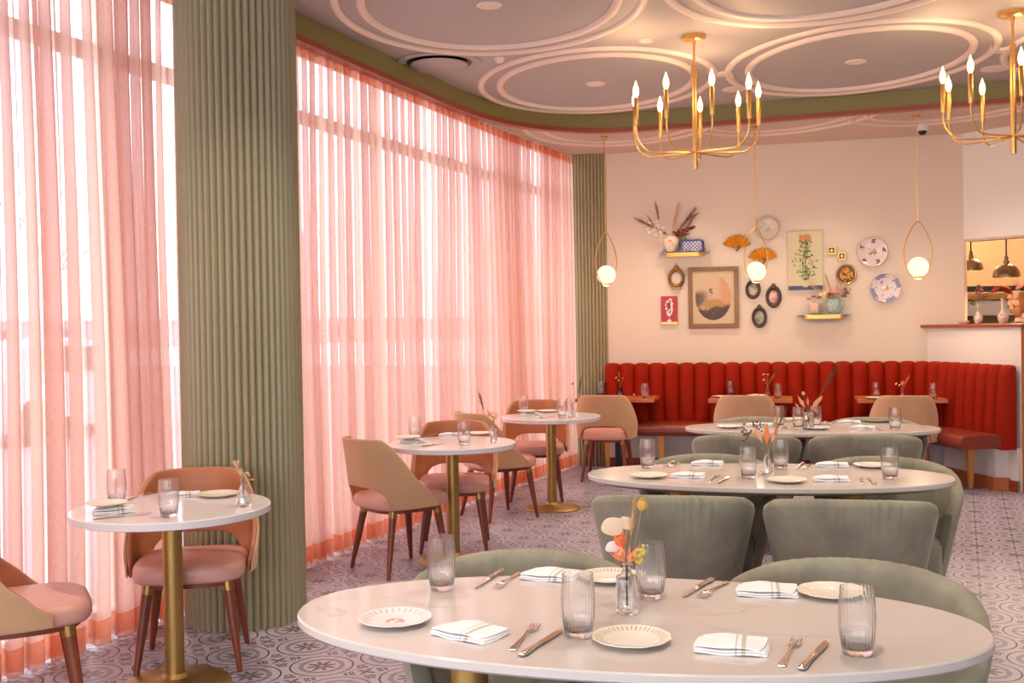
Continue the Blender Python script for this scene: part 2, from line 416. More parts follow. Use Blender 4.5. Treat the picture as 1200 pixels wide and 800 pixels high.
# ceiling: tray and lower perimeter band
mb = MB(); mb.prism([winl(-4), (7.5, -4), (7.5, 14), winl(14)], ZM, ZM + .2); struct(mb, 'ceiling_tray', 'ceiling', smooth=None)
key = [(-5.55, -4.0), (-3.9, 0.0), (-2.95, 2.3), (-2.12, 4.3), (-1.30, 6.30), (-.93, 7.22), (-.62, 7.97), (-.38, 8.55), (-.12, 9.02), (.20, 9.36), (.55, 9.55), (.95, 9.60), (1.5, 9.47), (2.24, 9.22), (3.0, 8.95), (3.7, 8.70), (4.5, 8.42), (5.8, 8.0), (7.4, 7.5)]
def catmull(P, n=6):
    P = [Vector(p) for p in P]; out = []
    for i in range(len(P) - 1):
        p0 = P[max(i - 1, 0)]; p1 = P[i]; p2 = P[i + 1]; p3 = P[min(i + 2, len(P) - 1)]
        for k in range(n):
            t = k / n
            out.append(.5 * ((2 * p1) + (p2 - p0) * t + (2 * p0 - 5 * p1 + 4 * p2 - p3) * t * t + (3 * p1 - p0 - 3 * p2 + p3) * t ** 3))
    out.append(P[-1]); return out
TR = catmull(key)
def offs(path, d):
    out = []
    for i, p in enumerate(path):
        t = (path[min(i + 1, len(path) - 1)] - path[max(i - 1, 0)]).normalized(); out.append(p + Vector((t.y, -t.x)) * d)
    return out
OUT = []   # outer edge, kept inside the window wall
for i, p in enumerate(TR):
    t = (TR[min(i + 1, len(TR) - 1)] - TR[max(i - 1, 0)]).normalized(); 
    dd = Vector((-t.y, t.x)); q = 4.5
    while q > .1 and (p + dd * q).x < curt(min(11.2, (p + dd * q).y)).x - .07: q -= .02
    OUT.append(p + dd * q)
mb = MB()
for z0, z1 in ((ZL, ZM + .01),):
    vs = [(p.x, p.y, z0) for p in TR] + [(p.x, p.y, z0) for p in OUT]; k = len(TR)
    mb.add(vs, [(i, i + 1, i + 1 + k, i + k) for i in range(k - 1)])
# close the corner fan behind the curve
struct(mb, 'ceiling_perimeter', 'ceiling_low', smooth=None)
mb = MB(); k = len(TR)
A = offs(TR, 0.0); B = offs(TR, -.05)
mb.rings([[(a.x, a.y, ZT + .035), (a.x, a.y, ZM + .005), (b.x, b.y, ZM + .005), (b.x, b.y, ZT + .035)] for a, b in zip(A, B)]); struct(mb, 'trim_3', 'fascia', smooth=60)
A = offs(TR, .012); B = offs(TR, -.07)
mb = MB(); mb.rings([[(a.x, a.y, ZT), (a.x, a.y, ZT + .036), (b.x, b.y, ZT + .036), (b.x, b.y, ZT)] for a, b in zip(A, B)]); struct(mb, 'trim_4', 'redwood', smooth=60)

# oval plaster mouldings on the tray
OV = Vector((.692, 8.431)); V1 = Vector((-.795, -2.094)); V2 = Vector((1.865, -.578))
ovals = {}
for i in range(-2, 5):
    for j in range(-1, 3):
        c = OV + V1 * i * 1.0 + V2 * j
        ovals[(i, j)] = c
ORA, ORB, IRA, IRB, ROT = .905, 1.09, .755, .925, rad(4)
def inside_tray(p, m=0):
    # winding against the tray curve: true when the point is on the room side
    best = None
    for i in range(len(TR) - 1):
        a, b = TR[i], TR[i + 1]; t = b - a; w = p - a
        u = max(0, min(1, w.dot(t) / t.length_squared)); d = (a + t * u - p)
        s_ = t.x * w.y - t.y * w.x
        if best is None or d.length < best[0] - 1e-9: best = (d.length, s_)
    return best[1] < 0 and best[0] > m
def oval_pts(c, a, b, n=96):
    return [c + Vector((a * cos(t) * cos(ROT) - b * sin(t) * sin(ROT), a * cos(t) * sin(ROT) + b * sin(t) * cos(ROT))) for t in [2 * PI * k / n for k in range(n)]]
def ring_mould(mb, pts, w, h, z, close=True):
    n = len(pts); rs = []
    for i, p in enumerate(pts):
        t = (pts[(i + 1) % n] - pts[i - 1]) if close else (pts[min(i + 1, n - 1)] - pts[max(i - 1, 0)])
        t.normalize(); nn = Vector((t.y, -t.x))
        rs.append([(*(p + nn * (w / 2 * cos(q))), z - h * max(0, sin(q)) ** .6) for q in [PI * k / 6 for k in range(7)]])
    if close: rs.append(rs[0])
    mb.rings(rs, False, (False, False))
k = 0
for key_, c in ovals.items():
    if c.y < 1 or c.y > 8.9 or c.x > 6: continue
    if not inside_tray(c, .8): continue
    mb = MB(); ring_mould(mb, oval_pts(c, ORA, ORB), .055, .022, ZM); ring_mould(mb, oval_pts(c, IRA, IRB), .055, .026, ZM)
    k += 1; struct(mb, 'trim_%d' % (10 + k), 'moulding', smooth=50)
# plates that bridge neighbouring ovals, with hollowed sides
mb = MB()
def bridge(c1, c2, w):
    d = (c2 - c1).normalized(); nn = Vector((-d.y, d.x))
    def edge(c, sgn):     # where the line leaves the oval
        for s_ in [x * .005 for x in range(300)]:
            p = d * sgn * s_; q = Vector((p.x * cos(ROT) + p.y * sin(ROT), -p.x * sin(ROT) + p.y * cos(ROT)))
            if (q.x / ORA) ** 2 + (q.y / ORB) ** 2 >= 1: return c + p
    e1, e2 = edge(c1, 1), edge(c2, -1); mid = (e1 + e2) / 2; hl = (e2 - e1).length / 2 + .035
    top, bot = [], []
    for i in range(13):
        t = -1 + 2 * i / 12; hw = .05 + w * t ** 4
        p = mid + d * hl * t; top.append(p + nn * hw); bot.append(p - nn * hw)
    poly = top + bot[::-1]
    for i in range(12):
        a, b, c_, e = top[i], top[i + 1], bot[i + 1], bot[i]
        mb.prism([a, e, c_, b], ZM - .018, ZM + .01)
for (i, j), c in ovals.items():
    for dj, di in ((1, 0),):
        o2 = ovals.get((i + di, j + dj))
        if o2 and inside_tray(c, .8) and inside_tray(o2, .8) and 1 < c.y < 8.9: bridge(c, o2, .14 if dj else .10)
struct(mb, 'trim_30', 'moulding', smooth=None)
# arcs of further ovals on the perimeter ceiling
for q, c in enumerate([Vector((1.0, 9.45)), Vector((2.32, 9.02)), Vector((3.63, 8.63)), Vector((4.95, 8.25))]):
    mb = MB()
    for a_, b_ in ((.86, 1.12), (.70, .93)):
        pts = [p for p in oval_pts(c, a_, b_, 120)]
        run = []; best = []
        for p in pts + pts:
            if not inside_tray(p, -1) and p.y > c.y - .6 and (p - W0).dot(WN) > .03: run.append(p)
            else:
                if len(run) > len(best): best = run
                run = []
        if len(best) > 3: ring_mould(mb, best, .05, .02, ZL, False)
    if mb.v: struct(mb, 'trim_%d' % (40 + q), 'moulding', smooth=50)

# fluted columns
def column(name, c, r, nf, z1, ph=0):
    mb = MB(); n = nf * 6; ring = []
    for j in range(n):
        t = 2 * PI * j / n; u = (j % 6) / 6
        rr = r - .019 + .021 * (abs(sin(PI * u)) ** .7)
        ring.append((rr * cos(t + ph), rr * sin(t + ph)))
    mb.rings([[(x, y, z) for x, y in ring] for z in (0, z1)])
    o = mb.build(name, 'flute', smooth=40); o.location = (c[0], c[1], 0); tag(o, kind='structure'); return o
column('column_1', (-1.388, 5.47), .302, 52, 3.36)
column('column_2', (.865, 11.40), .305, 52, 3.36, .03)

# windows
def window(k, Ya, Yb, mull):
    a, b = winl(Ya), winl(Yb); mb = MB()
    mb.bar(a, b, 0, .10, .10); mb.bar(a, b, 2.825, 2.905, .05); mb.bar(a, b, 3.285, 3.40, .10)
    for y in mull:
        p = winl(y); d = (b - a).normalized() * .028; mb.bar(p - d, p + d, .10, 3.285, .06)
    f = struct(mb, 'window_%d' % k, 'winframe', smooth=None)
    g = MB(); nn = Vector((.924, -.381)) * .0
    g.add([(a.x, a.y, .10), (b.x, b.y, .10), (b.x, b.y, 3.285), (a.x, a.y, 3.285)], [(0, 1, 2, 3)])
    g.build('window_pane', 'pane', f, smooth=None)
window(1, -4, 5.52, [-4, -2.2, -.4, 1.2, 2.9, 4.50, 5.40])
window(2, 5.52, 12.3, [6.70, 7.95, 10.1, 12.2])
# glazing of the unseen rear windows, added as daylight fill from the front
g = MB(); g.add([(wl, -4.07, .7), (2.6, -4.07, .7), (2.6, -4.07, 3.0), (wl, -4.07, 3.0)], [(0, 1, 2, 3)]); struct(g, 'window_3', 'pane', smooth=None)

# ---------------------------------------------------------------- curtains
def curtain(name, label, Ya, Yb, seed, z0=.018, zhem=.135, zhead=3.15, ztop=3.225, off=.0):
    rnd = random.Random(seed)
    n_per = 13
    # irregular pleats
    L = (curt(Yb) - curt(Ya)).length
    s_ = 0; pl = []
    while s_ < L:
        w = rnd.choice([.07, .09, .11, .13]) * rnd.uniform(.85, 1.15); pl.append((s_, w, rnd.uniform(.7, 1.25), rnd.uniform(.5, 1.35), rnd.uniform(-1, 1))); s_ += w
    tot = s_; rows = []
    def P(s, u, amp, over, drift, z):
        zt = z / 3.2
        Y = lerp(Ya, Yb, min(1, max(0, s / tot))); c = curt(Y); t = (curt(Y + .01) - curt(Y)).normalized(); nn = Vector((t.y, -t.x))
        A = (.020 + .022 * (1 - zt)) * amp
        o = A * sin(2 * PI * u) + .006 * sin(s * 3.1 + z * 1.3)
        lat = -over * .030 * sin(4 * PI * u) + drift * .028 * (1 - zt) * sin(PI * u) + .012 * sin(z * 1.1 + s * 1.7)
        fl = .012 * (1 - smooth01(z / .35)) * sin(2 * PI * u + 1)
        p = c + nn * (o + off + fl) + t * lat
        return (p.x, p.y, z)
    def strip(zs):
        mb = MB(); cols = []
        for q, (s0, w, amp, over, dr) in enumerate(pl):
            nx = pl[q + 1] if q + 1 < len(pl) else pl[q]
            for i in range(n_per):
                u = i / n_per; amp_ = lerp(amp, nx[2], u); ov = lerp(over, nx[3], u); d_ = lerp(dr, nx[4], u)
                cols.append((s0 + w * u, u, amp_, ov, d_))
        rs = [[P(*c, z) for z in zs] for c in cols]
        mb.rings(rs, False, (False, False)); return mb
    r = empty(name, label, 'curtain', (curt(Ya).x, curt(Ya).y, 0))
    lift = lambda mb: mb.xf(Matrix.Translation((-curt(Ya).x, -curt(Ya).y, 0)))
    H = [zhem + (zhead - zhem) * i / 16 for i in range(17)]
    for nm, zs, m in (('sheer_cloth', H, 'sheer'), ('hem_band', [z0, .05, .09, zhem], 'hem'), ('heading_band', [zhead, 3.17, ztop], 'hem')):
        mb = strip(zs); lift(mb); mb.build(nm, m, r, smooth=180, recalc=False)
    mb = MB()
    a = curt(Ya) - curt(Ya); k = 24
    pts = [(*(curt(lerp(Ya, Yb, i / k)) - curt(Ya)), ZL - .015) for i in range(k + 1)]
    mb.tube(pts, .012, 6); mb.build('curtain_track', 'cam_white', r)
    return r
curtain('sheer_curtain', 'coral sheer curtain on the near side of the large fluted column', 1.2, 5.64, 3)
curtain('sheer_curtain', 'wide coral sheer curtain between the large fluted column and the back wall', 5.70, 11.17, 5)

# ---------------------------------------------------------------- bench along the back wall
def fillet(P0, P1, P2, r, n=14):
    P0, P1, P2 = map(Vector, (P0, P1, P2)); a = (P0 - P1).normalized(); b = (P2 - P1).normalized()
    ang = a.angle(b); d = r / math.tan(ang / 2); c = P1 + (a + b).normalized() * (r / sin(ang / 2))
    s = P1 + a * d; e = P1 + b * d; v0 = s - c; v1 = e - c
    A0 = math.atan2(v0.y, v0.x); A1 = math.atan2(v1.y, v1.x)
    while A1 - A0 > PI: A1 -= 2 * PI
    while A1 - A0 < -PI: A1 += 2 * PI
    out = [P0] + [c + Vector((cos(lerp(A0, A1, i / n)), sin(lerp(A0, A1, i / n)))) * r for i in range(n + 1)] + [P2]
    return out
def resample(P, d):
    out = [P[0]]; acc = 0
    L = [0]
    for i in range(1, len(P)): L.append(L[-1] + (P[i] - P[i - 1]).length)
    n = max(2, round(L[-1] / d)); k = 0
    for j in range(1, n + 1):
        s = L[-1] * j / n
        while k < len(P) - 2 and L[k + 1] < s: k += 1
        out.append(P[k].lerp(P[k + 1], (s - L[k]) / (L[k + 1] - L[k])))
    return out
bench_path = fillet(Vector((.97, 11.09)), Vector((4.01, 10.325)), Vector((4.25, 8.975)), .62)
nch = 29
path = resample(bench_path, .01); Lp = sum((path[i + 1] - path[i]).length for i in range(len(path) - 1))
path = resample(bench_path, Lp / (nch * 10))
def pnorm(P, i):
    t = (P[min(i + 2, len(P) - 1)] - P[max(i - 2, 0)]).normalized(); return Vector((t.y, -t.x))
bx, by = path[0]
bench = empty('banquette', 'long channel-tufted red velvet banquette curving along the back wall', 'banquette', (bx, by, 0))
T = Matrix.Translation((-bx, -by, 0))
mb = MB(); rs = []
for i, p in enumerate(path):
    nn = pnorm(path, i); u = (i % 10) / 10; bul = .055 * (abs(sin(PI * u)) ** .6); tip = .02 * (abs(sin(PI * u)) ** .5)
    prof = [(0.012, .36), (.135, .36), (.10 + bul, .42), (.085 + bul, .6), (.07 + bul, .8), (.055 + bul, .98), (.045 + bul * .9, 1.035 + tip * .4), (.03 + bul * .55, 1.055 + tip), (.012, 1.055 + tip)]
    rs.append([(p.x + nn.x * o, p.y + nn.y * o, z) for o, z in prof])
mb.rings(rs); mb.xf(T); mb.build('backrest', 'red_velvet', bench, smooth=50)
# seat with a slightly lower front lip; stops before the end of the arm
mb = MB(); rs = []
sp_ = [p for p in path if p.y > 9.0 or p.x < 3.5]
for i, p in enumerate(sp_):
    nn = pnorm(sp_, i)
    w = .50
    # keep the inner radius from folding
    prof = [(.10, .375), (w - .01, .372), (w + .005, .385), (w + .012, .43), (w - .005, .468), (w - .04, .482), (.3, .488), (.10, .485)]
    rs.append([(p.x + nn.x * o, p.y + nn.y * o, z) for o, z in prof])
mb.rings(rs); mb.xf(T); mb.build('seat', 'red_leather', bench, smooth=50)
for s_i in (.02, .14, .27, .40, .53, .64, .90):
    i = int(s_i * (len(sp_) - 1)); p = sp_[i]; nn = pnorm(sp_, i)
    o = .44 if s_i < .9 else .43
    q = p + nn * o
    if s_i > .88: q = Vector((3.96, 9.24))
    mb = MB(); mb.rings([[(q.x - bx + a * w, q.y - by + b * w, z) for a, b in ((-1, -1), (1, -1), (1, 1), (-1, 1))] for w, z in ((.014, 0), (.033, .375))])
    mb.build('leg', 'oakleg', bench, smooth=None)
# wall skin and baseboard under the bench
mb = MB(); rs = []; P2_ = resample(bench_path, .08)
for i, p in enumerate(P2_):
    nn = pnorm(P2_, i); rs.append([(p.x + nn.x * o, p.y + nn.y * o, z) for o, z in ((-.03, 0), (.008, 0), (.008, .37), (-.03, .37))])
mb.rings(rs); struct(mb, 'wall_curved', 'wall_white', smooth=60)
mb = MB(); rs = []
for i, p in enumerate(P2_):
    nn = pnorm(P2_, i); rs.append([(p.x + nn.x * o, p.y + nn.y * o, z) for o, z in ((-.02, 0), (.022, 0), (.022, .095), (-.02, .095))])
mb.rings(rs); struct(mb, 'baseboard_back', 'redwood', smooth=60)

# ================================================================ KITCHEN
mb = MB(); mb.prism([(3.2, 13.2), (9, 13.2), (9, 13.4), (3.2, 13.4)], 0, 3.6)
m = var(mat('warm kitchen tile', rough=.3), (.60, .40, .24), (.52, .33, .18), 2, .05, coord='geo'); MT['kitchen'] = m
struct(mb, 'wall_kitchen', 'kitchen', smooth=None)
mb = MB(); mb.prism([(4.2, 10.75), (4.3, 10.6), (4.4, 13.2), (4.25, 13.2)], 0, 3.6); struct(mb, 'wall_kitchen_side', 'wall', smooth=None)
# kitchen equipment seen through the opening
K = empty('kitchen_hood', 'long stainless steel shelf and hood on the kitchen wall', 'hood', (5.9, 12.6, 0))
mb = MB(); mb.box(-1.4, 1.8, .1, .5, 1.80, 1.86); mb.build('shelf', 'black', K, smooth=None, bevel=.005)
mb = MB(); mb.box(-1.4, 1.8, .05, .5, 1.70, 1.745); mb.build('warming_rail', 'brass_dark', K, smooth=None)
mb = MB(); mb.prism([(-1.4, .1), (1.8, .1), (1.8, .55), (-1.4, .55)], 1.50, 1.69); mb.build('hood_panel', 'steel', K, smooth=None, bevel=.01)
K = empty('kitchen_range', 'dark cooking range with a steel front in the kitchen', 'range', (5.6, 12.0, 0))
mb = MB(); mb.box(-1.1, .9, 0, .6, 0, 1.42); mb.build('body', 'black', K, smooth=None, bevel=.01)
mb = MB(); mb.box(-.38, .35, -.03, 0, 1.30, 1.41); mb.build('steel_panel', 'steel', K, smooth=None)
mb = MB(); mb.tube([(-1.0, -.04, 1.38), (-.5, -.04, 1.38)], .008, 6); mb.build('rail', 'steel', K)
# ================================================================ FURNITURE
def shell(fn_xy, zb, zt, phis, th, off=0, tilt=None, m=5, wr=None):
    """wrap-around chair back: a capsule section carried round the seat. fn_xy(phi, z) -> outer surface point"""
    mb = MB(); rs = []
    def base(p, z): return Vector(fn_xy(p, z))
    for k, p in enumerate(phis):
        b, t = zb(p), zt(p); e = .004
        z_mid = max(t - b, .02); ring = []
        hw = th / 2
        edge = min(1, min(k, len(phis) - 1 - k) / 3.0); hw_ = hw * (.35 + .65 * math.sqrt(edge)) if len(phis) > 8 else hw
        seq = [('o', i / 8) for i in range(9)] + [('t', i) for i in range(1, 4)] + [('i', 1 - i / 8) for i in range(9)] + [('b', i) for i in range(1, 4)]
        for kind, v in seq:
            if kind == 'o': z = lerp(b + hw_, t - hw_, v); o = off
            elif kind == 'i': z = lerp(b + hw_, t - hw_, v); o = off - 2 * hw_
            elif kind == 't': a = PI * v / 4; z = t - hw_ + hw_ * sin(a); o = off - hw_ + hw_ * cos(a)
            else: a = PI * v / 4; z = b + hw_ - hw_ * sin(a); o = off - hw_ - hw_ * cos(a)
            q = base(p, z); dp = (base(p + .02, z) - base(p - .02, z)); nn = Vector((dp.y, -dp.x)).normalized()
            if nn.dot(q) < 0: nn = -nn
            w = wr(p, z, (z - b) / z_mid) if wr and kind in 'ot' else 0
            ring.append((q.x + nn.x * (o + w), q.y + nn.y * (o + w), z))
        rs.append(ring)
    mb.rings(rs); return mb
def tan_chair():
    t = empty('dining_chair', None, 'chair')
    a, b = .262, .245
    def xy(p, z):
        q = (z - .42) / .41
        w = 1.03 + .06 * sin(PI * min(1, max(0, q)) * .8) - .13 * max(0, q - .35)
        lean = .075 * max(0, q) ** 1.2
        return (-(b * 1.06 + lean * max(0, cos(p))) * sp(cos(p), .80), a * 1.04 * w * sp(sin(p), .80))
    def zt(p):
        d = abs(math.degrees(p)); return lerp(.822, .47, smooth01((d - 42) / 74) ** .92) - .012 * (1 - cos(p * 1.2))
    def zb(p):
        y = abs(sp(sin(p), .8)) if abs(p) < PI / 2 else 1.0
        v = y / .80
        return .405 + (.125 * (1 - v ** 4) ** .5 if v < 1 else 0)
    phis = [rad(-112 + 224 * i / 72) for i in range(73)]
    shell(xy, zb, zt, phis, .013).build('backrest', 'fabric_tan', t, smooth=60)
    shell(xy, zb, lambda p: zt(p) + .001, phis, .019, off=-.0125).build('back_lining', 'leather_tan', t, smooth=60)
    mb = MB(); pl = superel(b + .005, a - .022, 3.6)
    mb.plan(pl, [(.05, .392), (.008, .397), (0, .410), (0, .445), (.006, .460), (.022, .469), (.048, .472), (.13, .474)], 72, (.02, 0))
    tag(mb.build('seat', 'leather_pink', t, smooth=60), 'blush pink leather seat')
    mb = MB(); mb.plan(superel(b - .03, a - .05, 3), [(0, .372), (0, .392)], 40, (.02, 0)); mb.build('seat_frame', 'legwood', t)
    for sx, sy in ((1, 1), (1, -1), (-1, 1), (-1, -1)):
        p0 = Vector((sx * .155 + .02, sy * .165, .385)); p1 = Vector((sx * .215 + .01, sy * .215, 0))
        mb = MB(); mb.tube([p0, p0.lerp(p1, .5), p1], [.0255, .0205, .0115], 14); l = mb.build('leg', 'legwood', t)
        mb = MB(); q = p0.lerp(p1, .10); mb.tube([p0, q], [.0268, .0255], 14); mb.build('brass_collar', 'brass_dark', l)
    return t
TC = Proto(tan_chair())
chairs = [
 ((-1.90, 4.02), 27, 'camel chair partly cut off at the bottom corner, beside the closest round table'),
 ((-1.445, 4.76), -80, 'camel chair between the closest round table and the large fluted column'),
 ((-.715, 6.50), 38, 'camel chair turned away in front of the middle round table, whole back in view'),
 ((-.40, 7.13), -90, 'camel chair with pink seat tucked behind the middle round table'),
 ((-.13, 8.24), 32, 'camel chair half hidden between the middle and the farthest round tables'),
 ((.19, 9.10), -92, 'camel chair behind the farthest round table, facing the room'),
 ((.89, 10.13), 76, 'camel chair seen from behind at the wooden table closest to the windows'),
 ((2.14, 9.80), 76, 'camel chair seen from behind at the middle wooden table'),
 ((3.44, 9.42), 76, 'camel chair seen from behind at the wooden table closest to the kitchen')]
for (x, y), a, lb in chairs: TC.put((x, y, 0), rad(a), lb, 'chair', 'camel dining chairs')

def sage_chair():
    t = empty('armchair', None, 'armchair')
    a, b = .365, .31
    def xy(p, z):
        q = (z - .2) / .58; w = .655 + .365 * max(0, q) ** .9
        return (-(b * w + .05 * max(0, q) * max(0, cos(p))) * sp(cos(p), .90), a * w * sp(sin(p), .90))
    def zt(p):
        d = abs(math.degrees(p)); return .778 - .042 * (min(d, 70) / 70) ** 2 - .17 * smooth01((d - 60) / 76)
    zb = lambda p: .20
    def wr(p, z, f):
        return -.008 * abs(sin(p * 40 + 2 * sin(p * 9))) * smooth01((f - .72) / .2) * smooth01((rad(34) - abs(p)) / .2) if f < 1.2 else 0
    phis = [rad(-128 + 256 * i / 200) for i in range(201)]
    shell(xy, zb, zt, phis, .062, wr=wr).build('backrest', 'sage', t, smooth=60)
    mb = MB(); mb.plan(superel(.235, .225, 3.2), [(.02, .27), (0, .29), (0, .42), (.012, .445), (.04, .458), (.1, .463)], 56, (.055, 0)); mb.build('seat', 'sage', t, smooth=60)
    mb = MB(); mb.plan(superel(.22, .24, 3), [(0, .19), (0, .28)], 40, (0, 0)); mb.build('seat_frame', 'sage', t, smooth=60)
    for sx, sy in ((1, 1), (1, -1), (-1, 1), (-1, -1)):
        mb = MB(); mb.tube([(sx * .15, sy * .16, .2), (sx * .19, sy * .20, 0)], [.019, .011], 10); mb.build('leg', 'black', t)
    return t
SC = Proto(sage_chair())
TD = Vector((.976, -.218)); TN = Vector((-.218, -.976))      # long axis of the oval tables, normal toward the camera
A0 = math.degrees(math.atan2(TN.y, TN.x))                    # facing the camera
def rearY(x, y, ang, lb):                                    # x, y = centre of the chair's back at its rear
    f = Vector((cos(rad(ang)), sin(rad(ang)))); c = Vector((x, y)) + f * .345
    SC.put((c.x, c.y, 0), rad(ang), lb, 'armchair', 'sage velvet armchairs')
rearY(.06, 3.31, A0 + 3, 'sage armchair behind the nearest oval table, on the window side')
rearY(.97, 3.11, A0 - 4, 'sage armchair behind the nearest oval table, on the aisle side')
rearY(.62, 4.27, A0 + 182, 'sage armchair seen from behind at the middle oval table, window side')
rearY(1.31, 4.09, A0 + 180, 'sage armchair seen from behind at the middle oval table, aisle side')
rearY(1.04, 5.66, A0, 'sage velvet armchair behind the middle oval table, window side, facing the camera')
rearY(1.86, 5.44, A0, 'sage velvet armchair behind the middle oval table, aisle side, facing the camera')
rearY(1.43, 6.56, A0 + 180, 'sage armchair seen from behind at the far oval table, window side')
rearY(2.15, 6.44, A0 + 180, 'sage armchair seen from behind at the far oval table, aisle side')
rearY(1.78, 7.84, A0, 'sage velvet armchair behind the far oval table, window side, only its rim in sight')
rearY(2.56, 7.66, A0, 'sage velvet armchair behind the far oval table, aisle side, only its rim in sight')

# tables
TH = .745
def oval_table():
    t = empty('oval_table', None, 'table')
    mb = MB(); f = superel(.845, .425, 2.08)
    mb.plan(f, [(.030, TH - .030), (.006, TH - .026), (0, TH - .020), (0, TH - .004), (.004, TH)], 128); mb.build('tabletop', 'marble', t, smooth=40)
    mb = MB(); mb.plan(superel(.78, .36, 2.1), [(0, TH - .042), (0, TH - .0295)], 80); mb.build('underframe', 'edge_brown', t)
    for s in (-1, 1):
        mb = MB(); mb.lathe([(.048, .02), (.048, TH - .04)], (s * .40, 0, 0), 28); mb.build('pedestal', 'pedestal', t)
        mb = MB(); mb.lathe([(.21, 0), (.21, .008), (.19, .016), (.06, .026), (.05, .03)], (s * .40, 0, 0), 48); mb.build('base', 'pedestal', t)
    return t
OT = Proto(oval_table())
ta = math.atan2(TD.y, TD.x)
for (x, y), lb in (((.268, 2.625), 'white marble-topped oval table on brass pedestals, nearest of the three ovals'),
                   ((1.19, 5.05), 'white marble-topped oval table, middle of the three ovals'),
                   ((2.03, 7.30), 'white marble-topped oval table farthest from the camera, in front of the wall tables')):
    OT.put((x, y, 0), ta, lb, 'table', 'oval marble tables')
def round_table():
    t = empty('round_table', None, 'table')
    mb = MB(); mb.lathe([(.392, TH - .034), (.400, TH - .030), (.402, TH - .004), (.398, TH)], n=96); mb.build('tabletop', 'white_top', t, smooth=40)
    mb = MB(); mb.lathe([(.04, .03), (.04, TH - .03)], n=32); mb.build('pedestal', 'pedestal', t)
    mb = MB(); mb.lathe([(.228, 0), (.228, .006), (.215, .015), (.15, .020), (.09, .028), (.055, .038), (.044, .055)], n=56); mb.build('base', 'pedestal', t)
    return t
RT = Proto(round_table())
RTP = [Vector((-1.425, 4.42)), Vector((-.388, 6.70)), Vector((.302, 8.57))]
for p, lb in zip(RTP, ('small round white table on a brass pedestal, the closest one along the curtain',
                       'small round white table on a brass pedestal, middle one along the curtain',
                       'small round white table on a brass pedestal, farthest one along the curtain')):
    RT.put((p.x, p.y, 0), 0, lb, 'table', 'round window tables')
def wall_table():
    t = empty('dining_table', None, 'table')
    mb = MB(); mb.box(-.39, .39, -.25, .25, TH - .035, TH); mb.build('tabletop', 'orangewood', t, smooth=None, bevel=.003)
    mb = MB(); mb.box(-.03, .03, -.03, .03, .03, TH - .035); mb.build('pedestal', 'black', t, smooth=None)
    mb = MB(); mb.lathe([(.2, 0), (.2, .01), (.05, .03)], n=40); mb.build('base', 'black', t)
    return t
WT = Proto(wall_table())
for (x, y), lb in (((1.05, 10.67), 'square orange wood table at the red bench, closest to the windows'),
                   ((2.30, 10.31), 'square orange wood table at the red bench, middle of three'),
                   ((3.62, 9.98), 'square orange wood table at the red bench, closest to the kitchen opening')):
    WT.put((x, y, 0), rad(-14.3), lb, 'table', 'wooden wall tables')

# ================================================================ TABLEWARE
def tumbler():
    t = empty('water_glass', None, 'glass')
    mb = MB()
    out = [(.026, 0), (.029, .003), (.0325, .02), (.0365, .055), (.0375, .085), (.036, .115), (.0335, .146)]
    inn = [(.0325, .146), (.0348, .115), (.0362, .085), (.0350, .055), (.031, .022), (.024, .014)]
    mb.lathe(out + inn, n=52); g = mb.build('tumbler', 'glass_rib', t, smooth=60)
    mb = MB(); mb.lathe([(.0235, .0145), (.0305, .0225), (.0335, .045), (.0338, .052), (.0, .0525)], n=40); mb.build('water', 'water', t, smooth=60)
    return t
GL = Proto(tumbler())
def plate(m):
    mb = MB(); w = lambda a: 1 + .012 * cos(a * 12)
    mb.lathe([(.045, .0), (.050, .0), (.060, .004), (.085, .011), (.090, .0135), (.0895, .015), (.084, .0135), (.062, .0075), (.052, .004), (.0, .0035)], n=96, wob=w)
    return mb.build('bread_plate', m, smooth=50)
PL = {'g': Proto(plate('china_gold')), 'p': Proto(plate('china_plain')), 'l': Proto(plate('china_lilac'))}
def napkin(seed, m='linen'):
    rnd = random.Random(seed); t = empty('napkin', None, 'napkin')
    mb = MB()
    def leaf(w, d, z, h, rot, skew, sag):
        n, k = 14, 10; st = len(mb.v); top = []; 
        def P(u, v, dz):
            x = (u - .5) * w; y = (v - .5) * d; ex = 1 - .06 * (2 * v - 1) ** 2
            zz = z + dz + sag * sin(PI * u) * (.6 + .4 * sin(PI * v)) + .0015 * sin(u * 9 + v * 4 + seed)
            return (x * ex + skew * y, y * (1 - .05 * (2 * u - 1) ** 2), zz)
        vs = [P(i / n, j / k, 0) for i in range(n + 1) for j in range(k + 1)] + [P(i / n, j / k, h) for i in range(n + 1) for j in range(k + 1)]
        o = (n + 1) * (k + 1); fs = []
        for i in range(n):
            for j in range(k):
                a = i * (k + 1) + j; fs.append((a, a + 1, a + k + 2, a + k + 1)); fs.append((o + a, o + a + k + 1, o + a + k + 2, o + a + 1))
        rim = [i * (k + 1) for i in range(n)] + [n * (k + 1) + j for j in range(k)] + [i * (k + 1) + k for i in range(n, 0, -1)] + [j for j in range(k, 0, -1)]
        for q in range(len(rim)): a, b = rim[q], rim[(q + 1) % len(rim)]; fs.append((a, b, b + o, a + o))
        mb.add(vs, fs); mb.xf(Matrix.Rotation(rot, 4, 'Z'), st)
    leaf(.165, .115, .0005, .0045, 0, 0, 0)
    leaf(.160, .110, .0055, .0040, .04, .05, .001)
    leaf(.150, .105, .0105, .0035, -.05, .12, .006)
    o = mb.build('napkin', m, smooth=60); bpy.data.objects.remove(t)
    o.name = 'napkin'; b = o.modifiers.new('soft', 'BEVEL'); b.width = .0015; b.segments = 2; b.angle_limit = rad(50)
    return o
NP = Proto(napkin(1))
